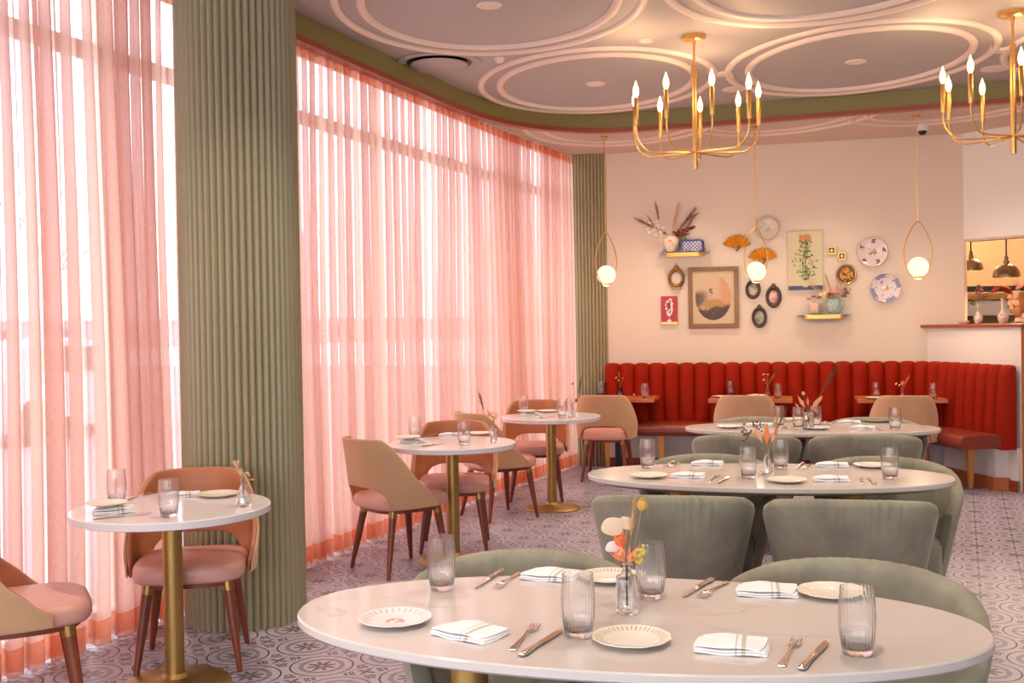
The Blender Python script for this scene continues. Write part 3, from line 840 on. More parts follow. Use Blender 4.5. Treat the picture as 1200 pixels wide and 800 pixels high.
def fork():
    mb = MB()
    def flat(pts, th=.0016):      # pts: (x, halfwidth, z)
        rs = []
        for x, w, z in pts: rs.append([(x, -w, z), (x, w, z), (x, w * .8, z + th), (x, -w * .8, z + th)])
        mb.rings(rs)
    flat([(-.10, .004, .001), (-.098, .0085, .001), (-.088, .0095, .0015), (-.07, .007, .002), (-.03, .0042, .003), (.02, .003, .006), (.045, .004, .008), (.050, .012, .0072), (.057, .0132, .006)], .0026)
    for k in range(4):
        y = (k - 1.5) * .0072
        st = len(mb.v); flat([(.052, .0024, .0062), (.075, .0022, .003), (.100, .0013, .0055)]); mb.xf(Matrix.Translation((0, y, 0)), st)
    return mb.build('fork', 'silver', smooth=50)
def knife():
    t = empty('knife', None, 'knife')
    mb = MB(); rs = []
    for x, w, h in ((-.115, .004, .003), (-.113, .0085, .0045), (-.10, .0105, .0055), (-.06, .0075, .0048), (-.02, .0068, .0045), (-.008, .0085, .005), (0, .006, .004)):
        rs.append([(x, w * cos(q), .0052 + h * sin(q)) for q in [2 * PI * k / 10 for k in range(10)]])
    mb.rings(rs); mb.build('handle', 'silver', t, smooth=60)
    mb = MB(); rs = []
    for x, y0, y1 in ((-.002, -.006, .006), (.02, -.008, .0075), (.06, -.0085, .008), (.09, -.006, .0078), (.104, .001, .005)):
        rs.append([(x, y0, .0035), (x, y1, .003), (x, y1, .0055), (x, y0, .004)])
    mb.rings(rs); mb.build('blade', 'silver', t, smooth=30)
    return t
FK = Proto(fork()); KN = Proto(knife())

def on(x, y, z=TH): return atz(x, y, z + .0006)
def two(P, a, b, lb, cat, grp, z=TH):
    A, B = on(*a, z), on(*b, z); c = (A + B) / 2; P.put(tuple(c), math.atan2((B - A).y, (B - A).x), lb, cat, grp)

NEAR = 'the nearest oval table'; MID = 'the middle oval table'; FAR = 'the far oval table'
def glass(x, y, lb, grp, z=TH, s=1): GL.put(tuple(on(x, y, z)), random.random() * 6, lb, 'glass', grp, (s * 1.07, s * 1.07, s))
def dish(k, x, y, lb, grp, z=TH, s=1): PL[k].put(tuple(on(x, y, z)), random.random() * 6, lb, 'plate', grp, (s, s, s) if s != 1 else None)
def nap(x, y, a, lb, grp, z=TH, s=1): NP.put(tuple(on(x, y, z)), rad(a), lb, 'napkin', grp, (s, s, s) if s != 1 else None)

g = 'glasses on the nearest oval table'
glass(518, 690, 'tall ribbed water glass standing alone near the window end of ' + NEAR, g)
glass(678, 745, 'ribbed water glass just in front of the flower bottle on ' + NEAR, g)
glass(763, 700, 'ribbed water glass just behind the flower bottle on ' + NEAR, g)
glass(1005, 766, 'tall ribbed water glass near the aisle end of ' + NEAR, g)
g = 'glasses on the middle oval table'
glass(759, 548, 'small-looking water glass at the window end of ' + MID, g)
glass(877, 560, 'water glass in front of the flower vase on ' + MID, g)
glass(915, 549, 'water glass behind the flower vase on ' + MID, g)
glass(1043, 561, 'water glass near the aisle end of ' + MID, g)
g = 'glasses on the far oval table'
glass(913, 500, 'water glass beside the large napkin on ' + FAR, g)
glass(936, 502, 'water glass in front of the clear flower vase on ' + FAR, g)
glass(956, 500, 'water glass behind the clear flower vase on ' + FAR, g)
glass(1049, 503, 'water glass near the aisle end of ' + FAR, g)
g = 'glasses on the round tables'
glass(137, 590, 'water glass against the curtain on the closest round table', g)
glass(198, 605, 'water glass at the middle of the closest round table', g)
glass(486, 513, 'water glass by the curtain on the middle round table', g)
glass(544, 521, 'water glass at the front of the middle round table', g)
glass(614, 484.5, 'water glass by the curtain on the farthest round table', g)
glass(659, 489, 'water glass by the flower vase on the farthest round table', g)
g = 'glasses on the wooden wall tables'
glass(704.5, 463, 'water glass behind the chair on the wooden table closest to the windows', g)
glass(756, 466.5, 'water glass at the front corner of the wooden table closest to the windows', g)
glass(856, 463.5, 'water glass on the window side of the middle wooden table', g)
glass(912, 467, 'water glass on the kitchen side of the middle wooden table', g)
glass(1026.5, 465.5, 'water glass on the window side of the wooden table closest to the kitchen', g)
glass(1093.5, 467.5, 'water glass at the kitchen-side corner of the wooden table closest to the kitchen', g)

g = 'bread plates'
dish('l', 463, 729, 'small floral-rimmed plate alone at the window end of ' + NEAR, g)
dish('g', 740, 752, 'small gold-patterned plate at the front edge of ' + NEAR, g)
dish('g', 716, 679, 'small gold-rimmed plate half hidden behind the flower bottle on ' + NEAR, g)
dish('p', 975, 697, 'plain ivory plate behind the aisle-end glass on ' + NEAR, g)
dish('p', 760, 559, 'small ivory plate at the window end of ' + MID, g)
dish('p', 922, 564.5, 'small ivory plate at the front of ' + MID, g)
dish('p', 1022, 547, 'small ivory plate behind the aisle-end glass on ' + MID, g)
dish('l', 855, 501, 'small plate at the window end of ' + FAR, g)
dish('l', 957, 502.5, 'small plate at the front of ' + FAR, g)
dish('p', 931, 492.5, 'small plate along the back edge of ' + FAR, g)
dish('g', 1028, 494, 'small plate toward the aisle end of ' + FAR, g)
dish('p', 256, 581, 'ivory plate in front of the chair on the closest round table', g)
dish('p', 561, 509, 'ivory plate at the back of the middle round table', g)
dish('p', 642, 482.5, 'ivory plate at the back of the farthest round table', g)
dish('p', 759, 459.5, 'ivory plate on the wooden table closest to the windows', g)
dish('p', 922, 460, 'ivory plate behind the glass on the middle wooden table', g)
dish('p', 846, 465.5, 'ivory plate at the front edge of the middle wooden table', g)
dish('p', 1083, 462.5, 'ivory plate on the wooden table closest to the kitchen, beside the corner glass', g)
dish('p', 1025, 467, 'ivory plate at the front edge of the wooden table closest to the kitchen', g)

g = 'folded napkins'
nap(646, 676, -20, 'folded striped napkin at the back edge of %s, window side' % NEAR, g)
nap(551, 743, -35, 'folded striped napkin at the front of %s, between plate and fork' % NEAR, g)
nap(899, 694, -12, 'folded striped napkin at the back edge of %s, aisle side' % NEAR, g)
nap(857, 759, -14, 'folded white napkin at the front of %s, beside the aisle-side fork' % NEAR, g)
nap(829, 544, -14, 'folded napkin at the back edge of %s, window side' % MID, g)
nap(806, 558.5, -14, 'folded napkin at the front of %s, window side' % MID, g)
nap(975, 546, -14, 'folded napkin at the back edge of %s, aisle side' % MID, g)
nap(974, 562.5, -10, 'folded napkin at the front of %s, aisle side' % MID, g)
nap(890, 499, -14, 'large loosely folded napkin at the window side of ' + FAR, g, s=1.15)
nap(995, 495.5, -14, 'folded napkin at the back edge of ' + FAR, g)
nap(1011, 502, -20, 'folded napkin at the front of ' + FAR, g)
nap(215, 581, 20, 'folded napkin behind the middle glass on the closest round table', g, s=.9)
nap(527, 510, 10, 'folded napkin at the back of the middle round table', g, s=.9)
nap(737, 462.5, -14, 'folded napkin on the wooden table closest to the windows', g)
nap(886, 464, -14, 'folded napkin on the middle wooden table', g)
nap(1065, 462.5, -14, 'folded napkin on the wooden table closest to the kitchen', g)
# napkin and plate stacks on the round tables
for (x, y), k, s in (((134, 600), 'closest', 1), ((484, 518.5), 'middle', .95), ((622, 486.5), 'farthest', .95)):
    p = on(x, y); NP.put(tuple(p), rad(25), 'napkin under a small plate on the %s round table' % k, 'napkin', 'folded napkins', (s, s, 1.3))
    PL['p'].put((p.x - .03, p.y + .0, p.z + .0285), 1.0, 'small plate lying on a folded napkin on the %s round table' % k, 'plate', 'bread plates', (.9, .9, .9))
g = 'table knives'; h = 'table forks'
two(FK, (598, 764), (630, 732), 'silver fork at the front of %s, window side' % NEAR, 'fork', h)
two(KN, (613, 768), (659, 739), 'silver knife at the front of %s, window side' % NEAR, 'knife', g)
two(KN, (590, 669), (553, 691), 'silver knife at the back edge of %s, window side' % NEAR, 'knife', g)
two(FK, (607, 673), (584, 688), 'silver fork at the back edge of %s, window side' % NEAR, 'fork', h)
two(KN, (836, 679), (796, 702), 'silver knife at the back edge of %s, aisle side' % NEAR, 'knife', g)
two(FK, (849, 684), (824, 699), 'silver fork at the back edge of %s, aisle side' % NEAR, 'fork', h)
two(FK, (914, 783), (935, 749), 'silver fork at the front of %s, aisle side' % NEAR, 'fork', h)
two(KN, (940, 784), (970, 753), 'silver knife at the front of %s, aisle side' % NEAR, 'knife', g)
two(FK, (829, 566), (842, 557), 'small-looking fork at the front of %s, window side' % MID, 'fork', h)
two(KN, (840, 567), (856, 558), 'small-looking knife at the front of %s, window side' % MID, 'knife', g)
two(KN, (790, 541), (776, 548), 'knife at the back edge of %s, window side' % MID, 'knife', g)
two(FK, (796, 542), (784, 548), 'fork at the back edge of %s, window side' % MID, 'fork', h)
two(KN, (942, 542.5), (931, 550), 'knife at the back edge of %s, aisle side' % MID, 'knife', g)
two(FK, (950, 544), (941, 550), 'fork at the back edge of %s, aisle side' % MID, 'fork', h)
two(FK, (1011, 569), (1009, 558), 'fork at the front of %s, aisle side' % MID, 'fork', h)
two(KN, (1026, 568), (1016, 558), 'knife at the front of %s, aisle side' % MID, 'knife', g)
two(KN, (926, 504), (919, 499), 'knife near the large napkin on ' + FAR, 'knife', g)
two(FK, (914, 506), (917, 500), 'fork near the large napkin on ' + FAR, 'fork', h)
two(KN, (968, 494), (963, 498), 'knife at the back edge of ' + FAR, 'knife', g)
two(FK, (977, 494.5), (971, 498), 'fork at the back edge of ' + FAR, 'fork', h)
two(KN, (1034, 505), (1028, 500), 'knife near the aisle end of ' + FAR, 'knife', g)
two(FK, (1024, 506), (1022, 500), 'fork near the aisle end of ' + FAR, 'fork', h)
two(KN, (123, 607), (168, 603), 'knife lying in front of the plate stack on the closest round table', 'knife', g)
two(FK, (152, 585), (172, 579), 'fork behind the plate stack on the closest round table', 'fork', h)
two(KN, (500, 522.5), (518, 520), 'knife in front of the plate stack on the middle round table', 'knife', g)
two(FK, (505, 510), (515, 508.5), 'fork at the back of the middle round table', 'fork', h)
two(KN, (634, 489.5), (650, 487.5), 'knife in front of the plate stack on the farthest round table', 'knife', g)
two(KN, (872, 460), (866, 464), 'knife on the middle wooden table', 'knife', g)
two(KN, (1037, 463), (1045, 460), 'knife on the wooden table closest to the kitchen', 'knife', g)

# ---------------------------------------------------------------- vases and dried flowers
MT['beige'] = mat('dried beige petal', (.72, .52, .30), .8)
MT['cream'] = mat('papery cream petal', (.78, .62, .45), .7)
MT['ochre'] = mat('dried ochre pod', (.62, .36, .08), .8)
MT['orange'] = mat('orange petal', (.85, .22, .07), .7)
MT['coral'] = mat('coral petal', (.88, .38, .22), .7)
MT['yellow'] = mat('yellow sprig', (.72, .55, .05), .8)
MT['stem'] = mat('dried stem', (.42, .28, .10), .8)
MT['plume'] = mat('dark grass plume', (.13, .075, .05), .9)
MT['tan_plume'] = mat('wheat plume', (.60, .36, .14), .9)
MT['pink'] = mat('dusty pink petal', (.72, .34, .28), .8)
MT['crimson'] = mat('crimson amaranth', (.30, .02, .02), .9)
MT['maroon_plume'] = mat('maroon grass', (.30, .10, .09), .9)
MT['green'] = mat('muted green leaf', (.13, .17, .06), .8)
MT['whitef'] = mat('white petal', (.86, .82, .78), .7)
def curve(a, b, bend, n=7):
    a, b = Vector(a), Vector(b); d = b - a; out = []
    for i in range(n + 1):
        t = i / n; out.append(a + d * t + Vector((bend, 0, 0)) * sin(PI * t))
    return out
def head(kind, p, d, s, par):
    """flower head at p pointing along d"""
    rnd = random.Random(int((p[0] * 7919 + p[2] * 104729) * 1000) & 0xffff)
    mb = MB(); nm, m = kind
    if nm == 'pod':
        mb.ball((0, 0, .5 * s), .5 * s, 14, 9, (1, 1, 1.15)); mb.lathe([(.16 * s, 1.0 * s), (.30 * s, 1.14 * s), (.28 * s, 1.18 * s), (.08 * s, 1.08 * s)], n=12)
        for k in range(10):
            a = k * .63; mb.tube([(.45 * s * cos(a), .45 * s * sin(a), .2 * s), (.52 * s * cos(a), .52 * s * sin(a), .6 * s), (.3 * s * cos(a), .3 * s * sin(a), 1.0 * s)], .05 * s, 5)
    elif nm == 'disc':
        mb.plan(lambda t: ((.5 + .05 * sin(3 * t + s * 90)) * s * cos(t), (.40 + .05 * sin(2 * t + s * 50)) * s * sin(t)), [(.02 * s, -.01 * s), (0, 0), (.05 * s, .015 * s)], 20); mb.xf(Matrix.Translation((0, 0, .4 * s)) @ Matrix.Rotation(rad(80), 4, 'X') @ Matrix.Rotation(.4, 4, 'Y'))
    elif nm == 'plume':
        for k in range(190):
            t = rnd.random(); a = rnd.random() * 2 * PI; z = t * s; w = rnd.uniform(.4, 1.15) * .19 * s * (sin(PI * min(1, t * .85 + .12)) + .15)
            q = Vector((w * cos(a), w * sin(a), z + w * 1.1)); b = Vector((0, 0, z)); n_ = Vector((-sin(a), cos(a), 0)) * .006 * s
            mb.add([b - n_, b + n_, q], [(0, 1, 2)])
        mb.tube([(0, 0, 0), (0, 0, s * .5), (0, 0, s)], [.02 * s, .03 * s, .004 * s], 6)
    elif nm == 'bell':
        for k in range(6):
            a = k * PI / 3; c, e = cos(a), sin(a); w = Vector((-e, c, 0)) * .17 * s
            P = [Vector((0, 0, 0)), Vector((c, e, 0)) * .22 * s + Vector((0, 0, .4 * s)), Vector((c, e, 0)) * .45 * s + Vector((0, 0, 1.0 * s))]
            mb.add([P[0], P[1] - w, P[1] + w, P[2]], [(0, 1, 2), (1, 3, 2)])
        mb.lathe([(.03 * s, 0), (.16 * s, .3 * s), (.10 * s, .6 * s)], n=8)
    elif nm == 'sprig':
        for k in range(16):
            a = rnd.random() * 6.28; r = rnd.uniform(.05, .4) * s; z = rnd.uniform(.1, 1) * s; q = (r * cos(a), r * sin(a), z)
            mb.tube([(0, 0, z * .6), q], .012 * s, 4); mb.ball(q, .065 * s, 6, 4)
    elif nm == 'rose':
        for k in range(22):
            a = k * 2.4; t = (k / 22) ** .6; r = .42 * s * t; c, e = cos(a), sin(a)
            mb.ball((r * c, r * e, .35 * s + .16 * s * (1 - t)), .13 * s, 7, 5, (1, 1, .6 + .6 * (1 - t)))
    elif nm == 'amaranth':
        for k in range(90):
            t = rnd.random(); a = rnd.random() * 6.28; w = .13 * s * (1 - t) ** .7 * rnd.uniform(.4, 1); mb.ball((w * cos(a), w * sin(a), t * s), .035 * s, 5, 4)
    elif nm == 'leaf':
        mb.add([(0, 0, 0), (.14 * s, .03 * s, .45 * s), (0, .05 * s, s), (-.14 * s, .03 * s, .45 * s), (0, -.01 * s, .45 * s)], [(0, 1, 4), (1, 2, 4), (2, 3, 4), (3, 0, 4)])
    q = Vector((0, 0, 1)).rotation_difference(Vector(d).normalized()).to_matrix().to_4x4()
    mb.xf(Matrix.Translation(Vector(p)) @ q)
    nmz = {'pod': 'seed_pod', 'disc': 'petal', 'plume': 'grass_plume', 'bell': 'blossom', 'sprig': 'berry_sprig', 'rose': 'blossom', 'leaf': 'leaf', 'amaranth': 'flower_spike'}[nm]
    return mb.build(nmz, m, par, smooth=50)
def posy(loc, z0, items, label, grp=None, name='dried_flowers', rz=0, base=.02, stemr=.0010):
    """items: (kind, material, x, y, z, size, bend) with z above the vase foot"""
    t = empty(name, label, 'flowers', loc, rz, grp)
    for nm, m, x, y, z, s, bend in items:
        rnd = random.Random(int(x * 9e3 + z * 3e3)); a = Vector((rnd.uniform(-.4, .4) * base * .3, rnd.uniform(-.4, .4) * base * .3, base))
        neck = Vector((0, 0, z0)) + Vector((rnd.uniform(-.003, .003), rnd.uniform(-.003, .003), 0)); b = Vector((x, y, z))
        pts = [a, neck] + [neck.lerp(b, i / 6) + Vector((bend, 0, 0)) * sin(PI * i / 6) for i in range(1, 7)]
        mb = MB(); mb.tube(pts, stemr, 5); st = mb.build('stem', 'stem' if m != 'green' else 'green', t)
        head((nm, m), b, pts[-1] - pts[-2], s, st)
    return t
def vase(kind):
    t = empty('bud_vase', None, 'vase')
    P = {'bottle': [(.026, 0), (.0275, .004), (.0275, .085), (.025, .093), (.0125, .099), (.0115, .112), (.017, .120), (.0165, .1225), (.0095, .113), (.0105, .100), (.023, .092), (.0248, .085), (.0245, .012), (.0, .010)],
         'flare': [(.031, 0), (.033, .006), (.031, .025), (.020, .065), (.0095, .095), (.0105, .108), (.013, .116), (.0115, .116), (.0085, .100), (.017, .066), (.028, .026), (.028, .012), (.0, .010)],
         'cyl': [(.027, 0), (.028, .003), (.028, .085), (.0275, .088), (.0255, .088), (.0255, .012), (.0, .010)]}[kind]
    mb = MB(); mb.lathe(P, n=40); mb.build('glass_body', 'glass', t, smooth=60)
    r = {'bottle': .0242, 'flare': .0265, 'cyl': .0252}[kind]
    mb = MB(); mb.lathe([(r, .0125), (r * (.98 if kind != 'flare' else .82), .038), (0, .0385)], n=32); mb.build('water', 'water', t, smooth=60)
    return t
VS = {k: Proto(vase(k)) for k in ('bottle', 'flare', 'cyl')}
def vz(k, x, y, lb, s=1): p = on(x, y); VS[k].put(tuple(p), 0, lb, 'vase', 'glass bud vases', (s, s, s) if s != 1 else None); return p
p = vz('bottle', 735, 718, 'clear glass bottle vase holding dried flowers on ' + NEAR, 1.0)
posy(p, .115, [('pod', 'ochre', .040, .01, .255, .026, .004), ('plume', 'tan_plume', .012, .0, .195, .095, .0), ('disc', 'cream', -.026, -.005, .195, .060, 0),
               ('disc', 'cream', .002, .01, .205, .045, 0), ('disc', 'whitef', -.034, -.01, .155, .040, -.01), ('bell', 'orange', -.010, -.006, .160, .055, 0), ('bell', 'coral', -.006, -.01, .130, .050, 0),
               ('bell', 'coral', .004, -.006, .125, .045, 0), ('sprig', 'yellow', .012, -.012, .13, .06, 0)],
     'dried posy with ochre seed pod and orange blooms on ' + NEAR, 'dried posies')
p = vz('flare', 899, 556, 'flared clear glass vase with orange dried stems on ' + MID)
posy(p, .11, [('leaf', 'coral', -.02, 0, .15, .09, 0), ('leaf', 'orange', .0, 0, .14, .11, 0), ('leaf', 'coral', .02, 0, .15, .09, .0), ('plume', 'tan_plume', .04, 0, .18, .12, .01),
              ('plume', 'plume', .055, .01, .22, .11, .0), ('leaf', 'tan_plume', -.05, 0, .17, .05, -.01), ('sprig', 'plume', -.08, 0, .17, .08, -.01), ('sprig', 'plume', -.03, .02, .19, .07, 0)],
     'dried orange stalks and dark grass in the flared vase on ' + MID, 'dried posies')
p = vz('cyl', 947.5, 502.5, 'straight clear glass vase on ' + FAR, 1.25)
posy(p, .10, [('leaf', 'coral', -.02, 0, .14, .10, 0), ('leaf', 'coral', .02, 0, .13, .12, 0), ('leaf', 'orange', .0, 0, .15, .07, 0), ('leaf', 'tan_plume', -.06, 0, .14, .05, -.01), ('pod', 'beige', -.03, 0, .23, .02, 0), ('plume', 'plume', .10, 0, .26, .2, .0), ('leaf', 'coral', .05, 0, .16, .08, 0)],
     'coral dried leaves and a tall dark grass stem on ' + FAR, 'dried posies')
p = vz('flare', 285.5, 593, 'clear flared vase with beige dried flowers on the closest round table')
posy(p, .11, [('bell', 'beige', -.024, 0, .155, .04, -.006), ('bell', 'beige', -.004, 0, .125, .035, 0), ('rose', 'beige', .012, 0, .125, .028, 0), ('plume', 'tan_plume', .012, 0, .17, .065, .0), ('leaf', 'tan_plume', .05, 0, .11, .03, .02), ('leaf', 'tan_plume', -.014, 0, .14, .05, 0)],
     'beige dried blooms and a wheat ear on the closest round table', 'dried posies')
p = vz('bottle', 578.5, 519, 'clear bottle vase on the middle round table', .9)
posy(p, .11, [('plume', 'plume', -.060, 0, .21, .12, -.012), ('sprig', 'ochre', .0, 0, .12, .09, 0), ('sprig', 'ochre', .012, 0, .15, .04, 0), ('leaf', 'tan_plume', .04, 0, .12, .03, .01)],
     'dark feathery grass and an ochre sprig on the middle round table', 'dried posies')
p = vz('flare', 670, 489.5, 'clear flared vase on the farthest round table')
posy(p, .11, [('plume', 'plume', .055, 0, .19, .14, .012), ('leaf', 'beige', -.03, 0, .135, .04, -.01), ('disc', 'whitef', -.05, 0, .13, .03, -.01), ('sprig', 'beige', .0, 0, .12, .04, 0), ('pod', 'plume', .012, 0, .26, .014, .01)],
     'dark grass plume and pale sprigs on the farthest round table', 'dried posies')
p = vz('flare', 727, 463, 'clear vase on the wooden table closest to the windows', .95)
posy(p, .105, [('rose', 'beige', -.035, 0, .17, .03, 0), ('disc', 'whitef', .04, 0, .16, .04, .01), ('plume', 'coral', -.005, 0, .17, .08, 0), ('rose', 'beige', -.01, 0, .14, .03, 0), ('sprig', 'orange', .02, 0, .13, .05, 0)],
     'beige and white dried blooms on the wooden table closest to the windows', 'dried posies')
p = vz('flare', 899.5, 464, 'clear vase on the middle wooden table', .95)
posy(p, .105, [('rose', 'pink', -.03, 0, .20, .035, 0), ('rose', 'pink', .005, 0, .20, .03, 0), ('rose', 'beige', -.03, 0, .15, .03, 0), ('plume', 'plume', .07, 0, .20, .14, .01), ('plume', 'tan_plume', .02, 0, .14, .1, 0)],
     'dusty pink blooms and dark grass on the middle wooden table', 'dried posies')
p = vz('cyl', 1057.5, 464.5, 'short clear vase on the wooden table closest to the kitchen', .8)
posy(p, .075, [('rose', 'beige', -.05, 0, .115, .03, 0), ('bell', 'coral', .0, 0, .10, .05, 0), ('plume', 'coral', .02, 0, .11, .1, 0), ('rose', 'beige', -.02, 0, .10, .03, 0)],
     'short beige and coral dried blooms on the wooden table closest to the kitchen', 'dried posies')
# ================================================================ BACK WALL DECOR
WA = math.atan2(WD.y, WD.x)
def onwall(x, y, out=0.003):
    d = ray(x, y); P = W0 + WN * out; n = WN
    t = (n.dot(P)) / (n.x * d.x + n.y * d.y)
    return Vector((d.x * t, d.y * t, EYE + d.z * t))
def px(x): return onwall(x, 330).y / F      # metres per pixel there
def wall_thing(name, label, cat, x, y, group=None): return empty(name, label, cat, tuple(onwall(x, y)), WA, group)
def rbox(mb, w, h, y0, y1, cx=0, cz=0): mb.box(cx - w / 2, cx + w / 2, y0, y1, cz - h / 2, cz + h / 2)
def disc_y(mb, prof, n=48, wob=None, sx=1, sz=1):
    """lathe whose axis points out of the wall (-Y); prof = (r, out)"""
    st = len(mb.v); mb.lathe(prof, n=n, wob=wob)
    mb.xf(Matrix.Diagonal((sx, 1, sz, 1)) @ Matrix.Rotation(rad(90), 4, 'X'), st)
# shelves
def shelf(x, y, wpx, label):
    s = px(x); w = wpx * s; t = wall_thing('wall_shelf', label, 'shelf', x, y)
    mb = MB(); pts = [(-w / 2, 0)] + [(-w / 2 + .05 - .05 * cos(a), -.08 - .05 * sin(a)) for a in [i * PI / 2 / 6 for i in range(7)]] + [(w / 2 - .05 + .05 * sin(a), -.08 - .05 * cos(a)) for a in [i * PI / 2 / 6 for i in range(7)]] + [(w / 2, 0)]
    mb.prism(pts, -.045, -.006); mb.build('brass_rim', 'gold', t, smooth=40)
    mb = MB(); rbox(mb, w + .14, .008, -.1, 0, 0, -.003); mb.build('glass_shelf', 'glass', t, smooth=None)
    return t
shelf(802, 296, 43, 'small brass-edged shelf holding a vase and a blue-and-white dish')
shelf(965, 368, 44, 'small brass-edged shelf holding a blue jug and a pink planter')
# vase with maroon grasses
p = onwall(786.5, 295.5, .085)
v = empty('ceramic_vase', 'cream ceramic vase with pink blossom on the upper brass shelf', 'vase', tuple(p))
m = mat('painted cream ceramic', (.8, .7, .58), .3); n = N(m); vv = n.obj(); x, y, z = n.sep(vv)
n.col(n.mix(n.math('MULTIPLY', n.gt(n.noise(vv, 18, 2), .62), n.gt(z, .06)), (.74, .64, .52), (.65, .25, .22))); MT['vase_cream'] = m
mb = MB(); mb.lathe([(.035, 0), (.045, .01), (.072, .08), (.078, .115), (.065, .15), (.045, .162), (.05, .168), (.04, .165), (.05, .14), (.0, .02)], n=36); mb.build('body', 'vase_cream', v, smooth=60)
posy(p, .165, [('amaranth', 'crimson', .015, 0, .17, .26, 0), ('amaranth', 'crimson', .05, 0, .17, .14, .0), ('amaranth', 'maroon_plume', -.05, 0, .19, .13, 0), ('plume', 'maroon_plume', .06, 0, .20, .32, .01), ('plume', 'maroon_plume', -.07, 0, .20, .34, 0), ('plume', 'pink', .02, 0, .24, .28, 0), ('sprig', 'whitef', -.06, -.01, .19, .20, 0),
               ('sprig', 'green', .04, 0, .16, .12, 0), ('plume', 'maroon_plume', .13, 0, .30, .18, -.03), ('plume', 'maroon_plume', .15, 0, .22, .16, .04), ('plume', 'maroon_plume', -.16, 0, .24, .16, -.04), ('plume', 'maroon_plume', -.12, 0, .33, .2, -.03)],
     'maroon and crimson dried grasses in the cream vase on the upper shelf', name='dried_grasses', stemr=.0012)
# dish
m = mat('blue and white dish', (.8, .8, .85), .2); n = N(m); vv = n.obj(); x, y, z = n.sep(vv)
def frn(a, s): return n.math('ABSOLUTE', n.math('MULTIPLY', n.math('SUBTRACT', n.math('FRACT', n.math('DIVIDE', a, s)), .5), s))
dd = n.lt(n.math('ADD', frn(n.math('ADD', x, z), .036), frn(n.math('SUBTRACT', x, z), .036)), .016)
edge = n.math('MAXIMUM', n.gt(n.math('ABSOLUTE', x), .107), n.gt(n.math('ABSOLUTE', z), .047))
n.col(n.mix(n.math('MAXIMUM', edge, dd), (.66, .68, .78), (.045, .05, .25))); MT['blue_dish'] = m
o = MB(); o.plan(lambda t: (sp(cos(t), .35) * .128 * (1 + .015 * cos(t * 22)), sp(sin(t), .5) * .063 * (1 + .03 * cos(t * 22))), [(0, 0), (0, .012), (.012, .006), (.02, .006)], 120)
o.xf(Matrix.Rotation(rad(90), 4, 'X')); d = o.build('blue_dish', 'blue_dish', smooth=40)
p = onwall(810.5, 288, .05); d.location = p; d.rotation_euler = (rad(-8), 0, WA); tag(d, 'blue-and-white patterned oblong dish standing on the upper brass shelf', 'dish')
# oval gilt frames and mirrors
def oval_frame(x, y, wpx, hpx, metal, pic, label, cat='frame', hang=False, lumps=22, foot=False):
    s = px(x); w = wpx * s / 2; h = hpx * s / 2; t = wall_thing('oval_miniature', label, cat, x, y)
    mb = MB(); n_ = 88; rs = []
    for j in range(n_ + 1):
        a = 2 * PI * j / n_; c, e = cos(a), sin(a); bump_ = 1 + .07 * abs(sin(a * lumps / 2)); ring = []
        for rr, o in ((.60, .004), (.62, .018), (.70, .026), (.84, .030), (.98 * bump_, .018), (1.0 * bump_, .004)):
            ring.append((w * rr * c, -o - .006 * abs(sin(a * lumps / 2)) * (rr > .8), h * rr * e))
        rs.append(ring)
    mb.rings(rs, False, (False, False))
    for k in range(lumps):
        a = 2 * PI * k / lumps; mb.ball((w * .86 * cos(a), -.028, h * .86 * sin(a)), .012, 8, 6)
    mb.ball((0, -.02, h * 1.03), .022, 10, 6); mb.ball((0, -.02, h * 1.16), .012, 8, 6)
    mb.build('moulded_frame', metal, t, smooth=60)
    mb = MB(); disc_y(mb, [(1, 0), (1, .010), (0, .0101)], sx=w * .66, sz=h * .66); mb.build('picture', pic, t, smooth=None)
    if hang:
        mb = MB(); mb.tube([(-.035, -.01, h * .98), (0, -.006, h * 1.55), (.035, -.01, h * .98)], .0025, 5); mb.build('hanging_cord', 'redwood', t)
    if foot:
        mb = MB(); rbox(mb, w * 1.1, .03, -.03, -.002, 0, -h); mb.build('foot', metal, t, bevel=.004)
    return t
def blotch(name, stops, scale=14, seed=0):
    m = mat(name, rough=.5); n = N(m); v = n.obj(); mp = n.new('ShaderNodeMapping'); n.link(v, mp.inputs[0]); mp.inputs['Location'].default_value = (seed, seed * 2, seed)
    n.col(n.ramp(n.noise(mp.outputs[0], scale, 4, .6), stops)); MT[name] = m; return name
MT['mirror'] = mat('pale oval backing', (.66, .55, .50), .4)
oval_frame(792.5, 326, 19, 23, 'brass_dark', 'mirror', 'small empty gilt oval frame hanging from a cord above the red panel', hang=True, foot=True)
MT['pewter'] = mat('dark pewter', (.12, .09, .08), .45, .6)
b1 = blotch('portrait a', [(.3, (.08, .06, .05)), (.45, (.35, .3, .25)), (.6, (.6, .5, .42)), (.75, (.25, .2, .18))], 14, 1)
b2 = blotch('portrait b', [(.3, (.05, .04, .04)), (.44, (.5, .2, .2)), (.56, (.75, .6, .55)), (.75, (.6, .35, .33))], 12, 4)
b3 = blotch('portrait c', [(.3, (.1, .1, .09)), (.44, (.28, .33, .28)), (.56, (.42, .46, .38)), (.75, (.5, .35, .3))], 14, 9)
oval_frame(882.5, 339, 17, 22, 'pewter', b1, 'dark ornate oval miniature, half hidden behind the middle pendant globe')
oval_frame(906.5, 347.5, 17.5, 25, 'pewter', b2, 'dark ornate oval miniature with a pinkish portrait')
oval_frame(890, 371.5, 17, 24, 'pewter', b3, 'dark ornate oval miniature with a greenish picture, lowest of the three')
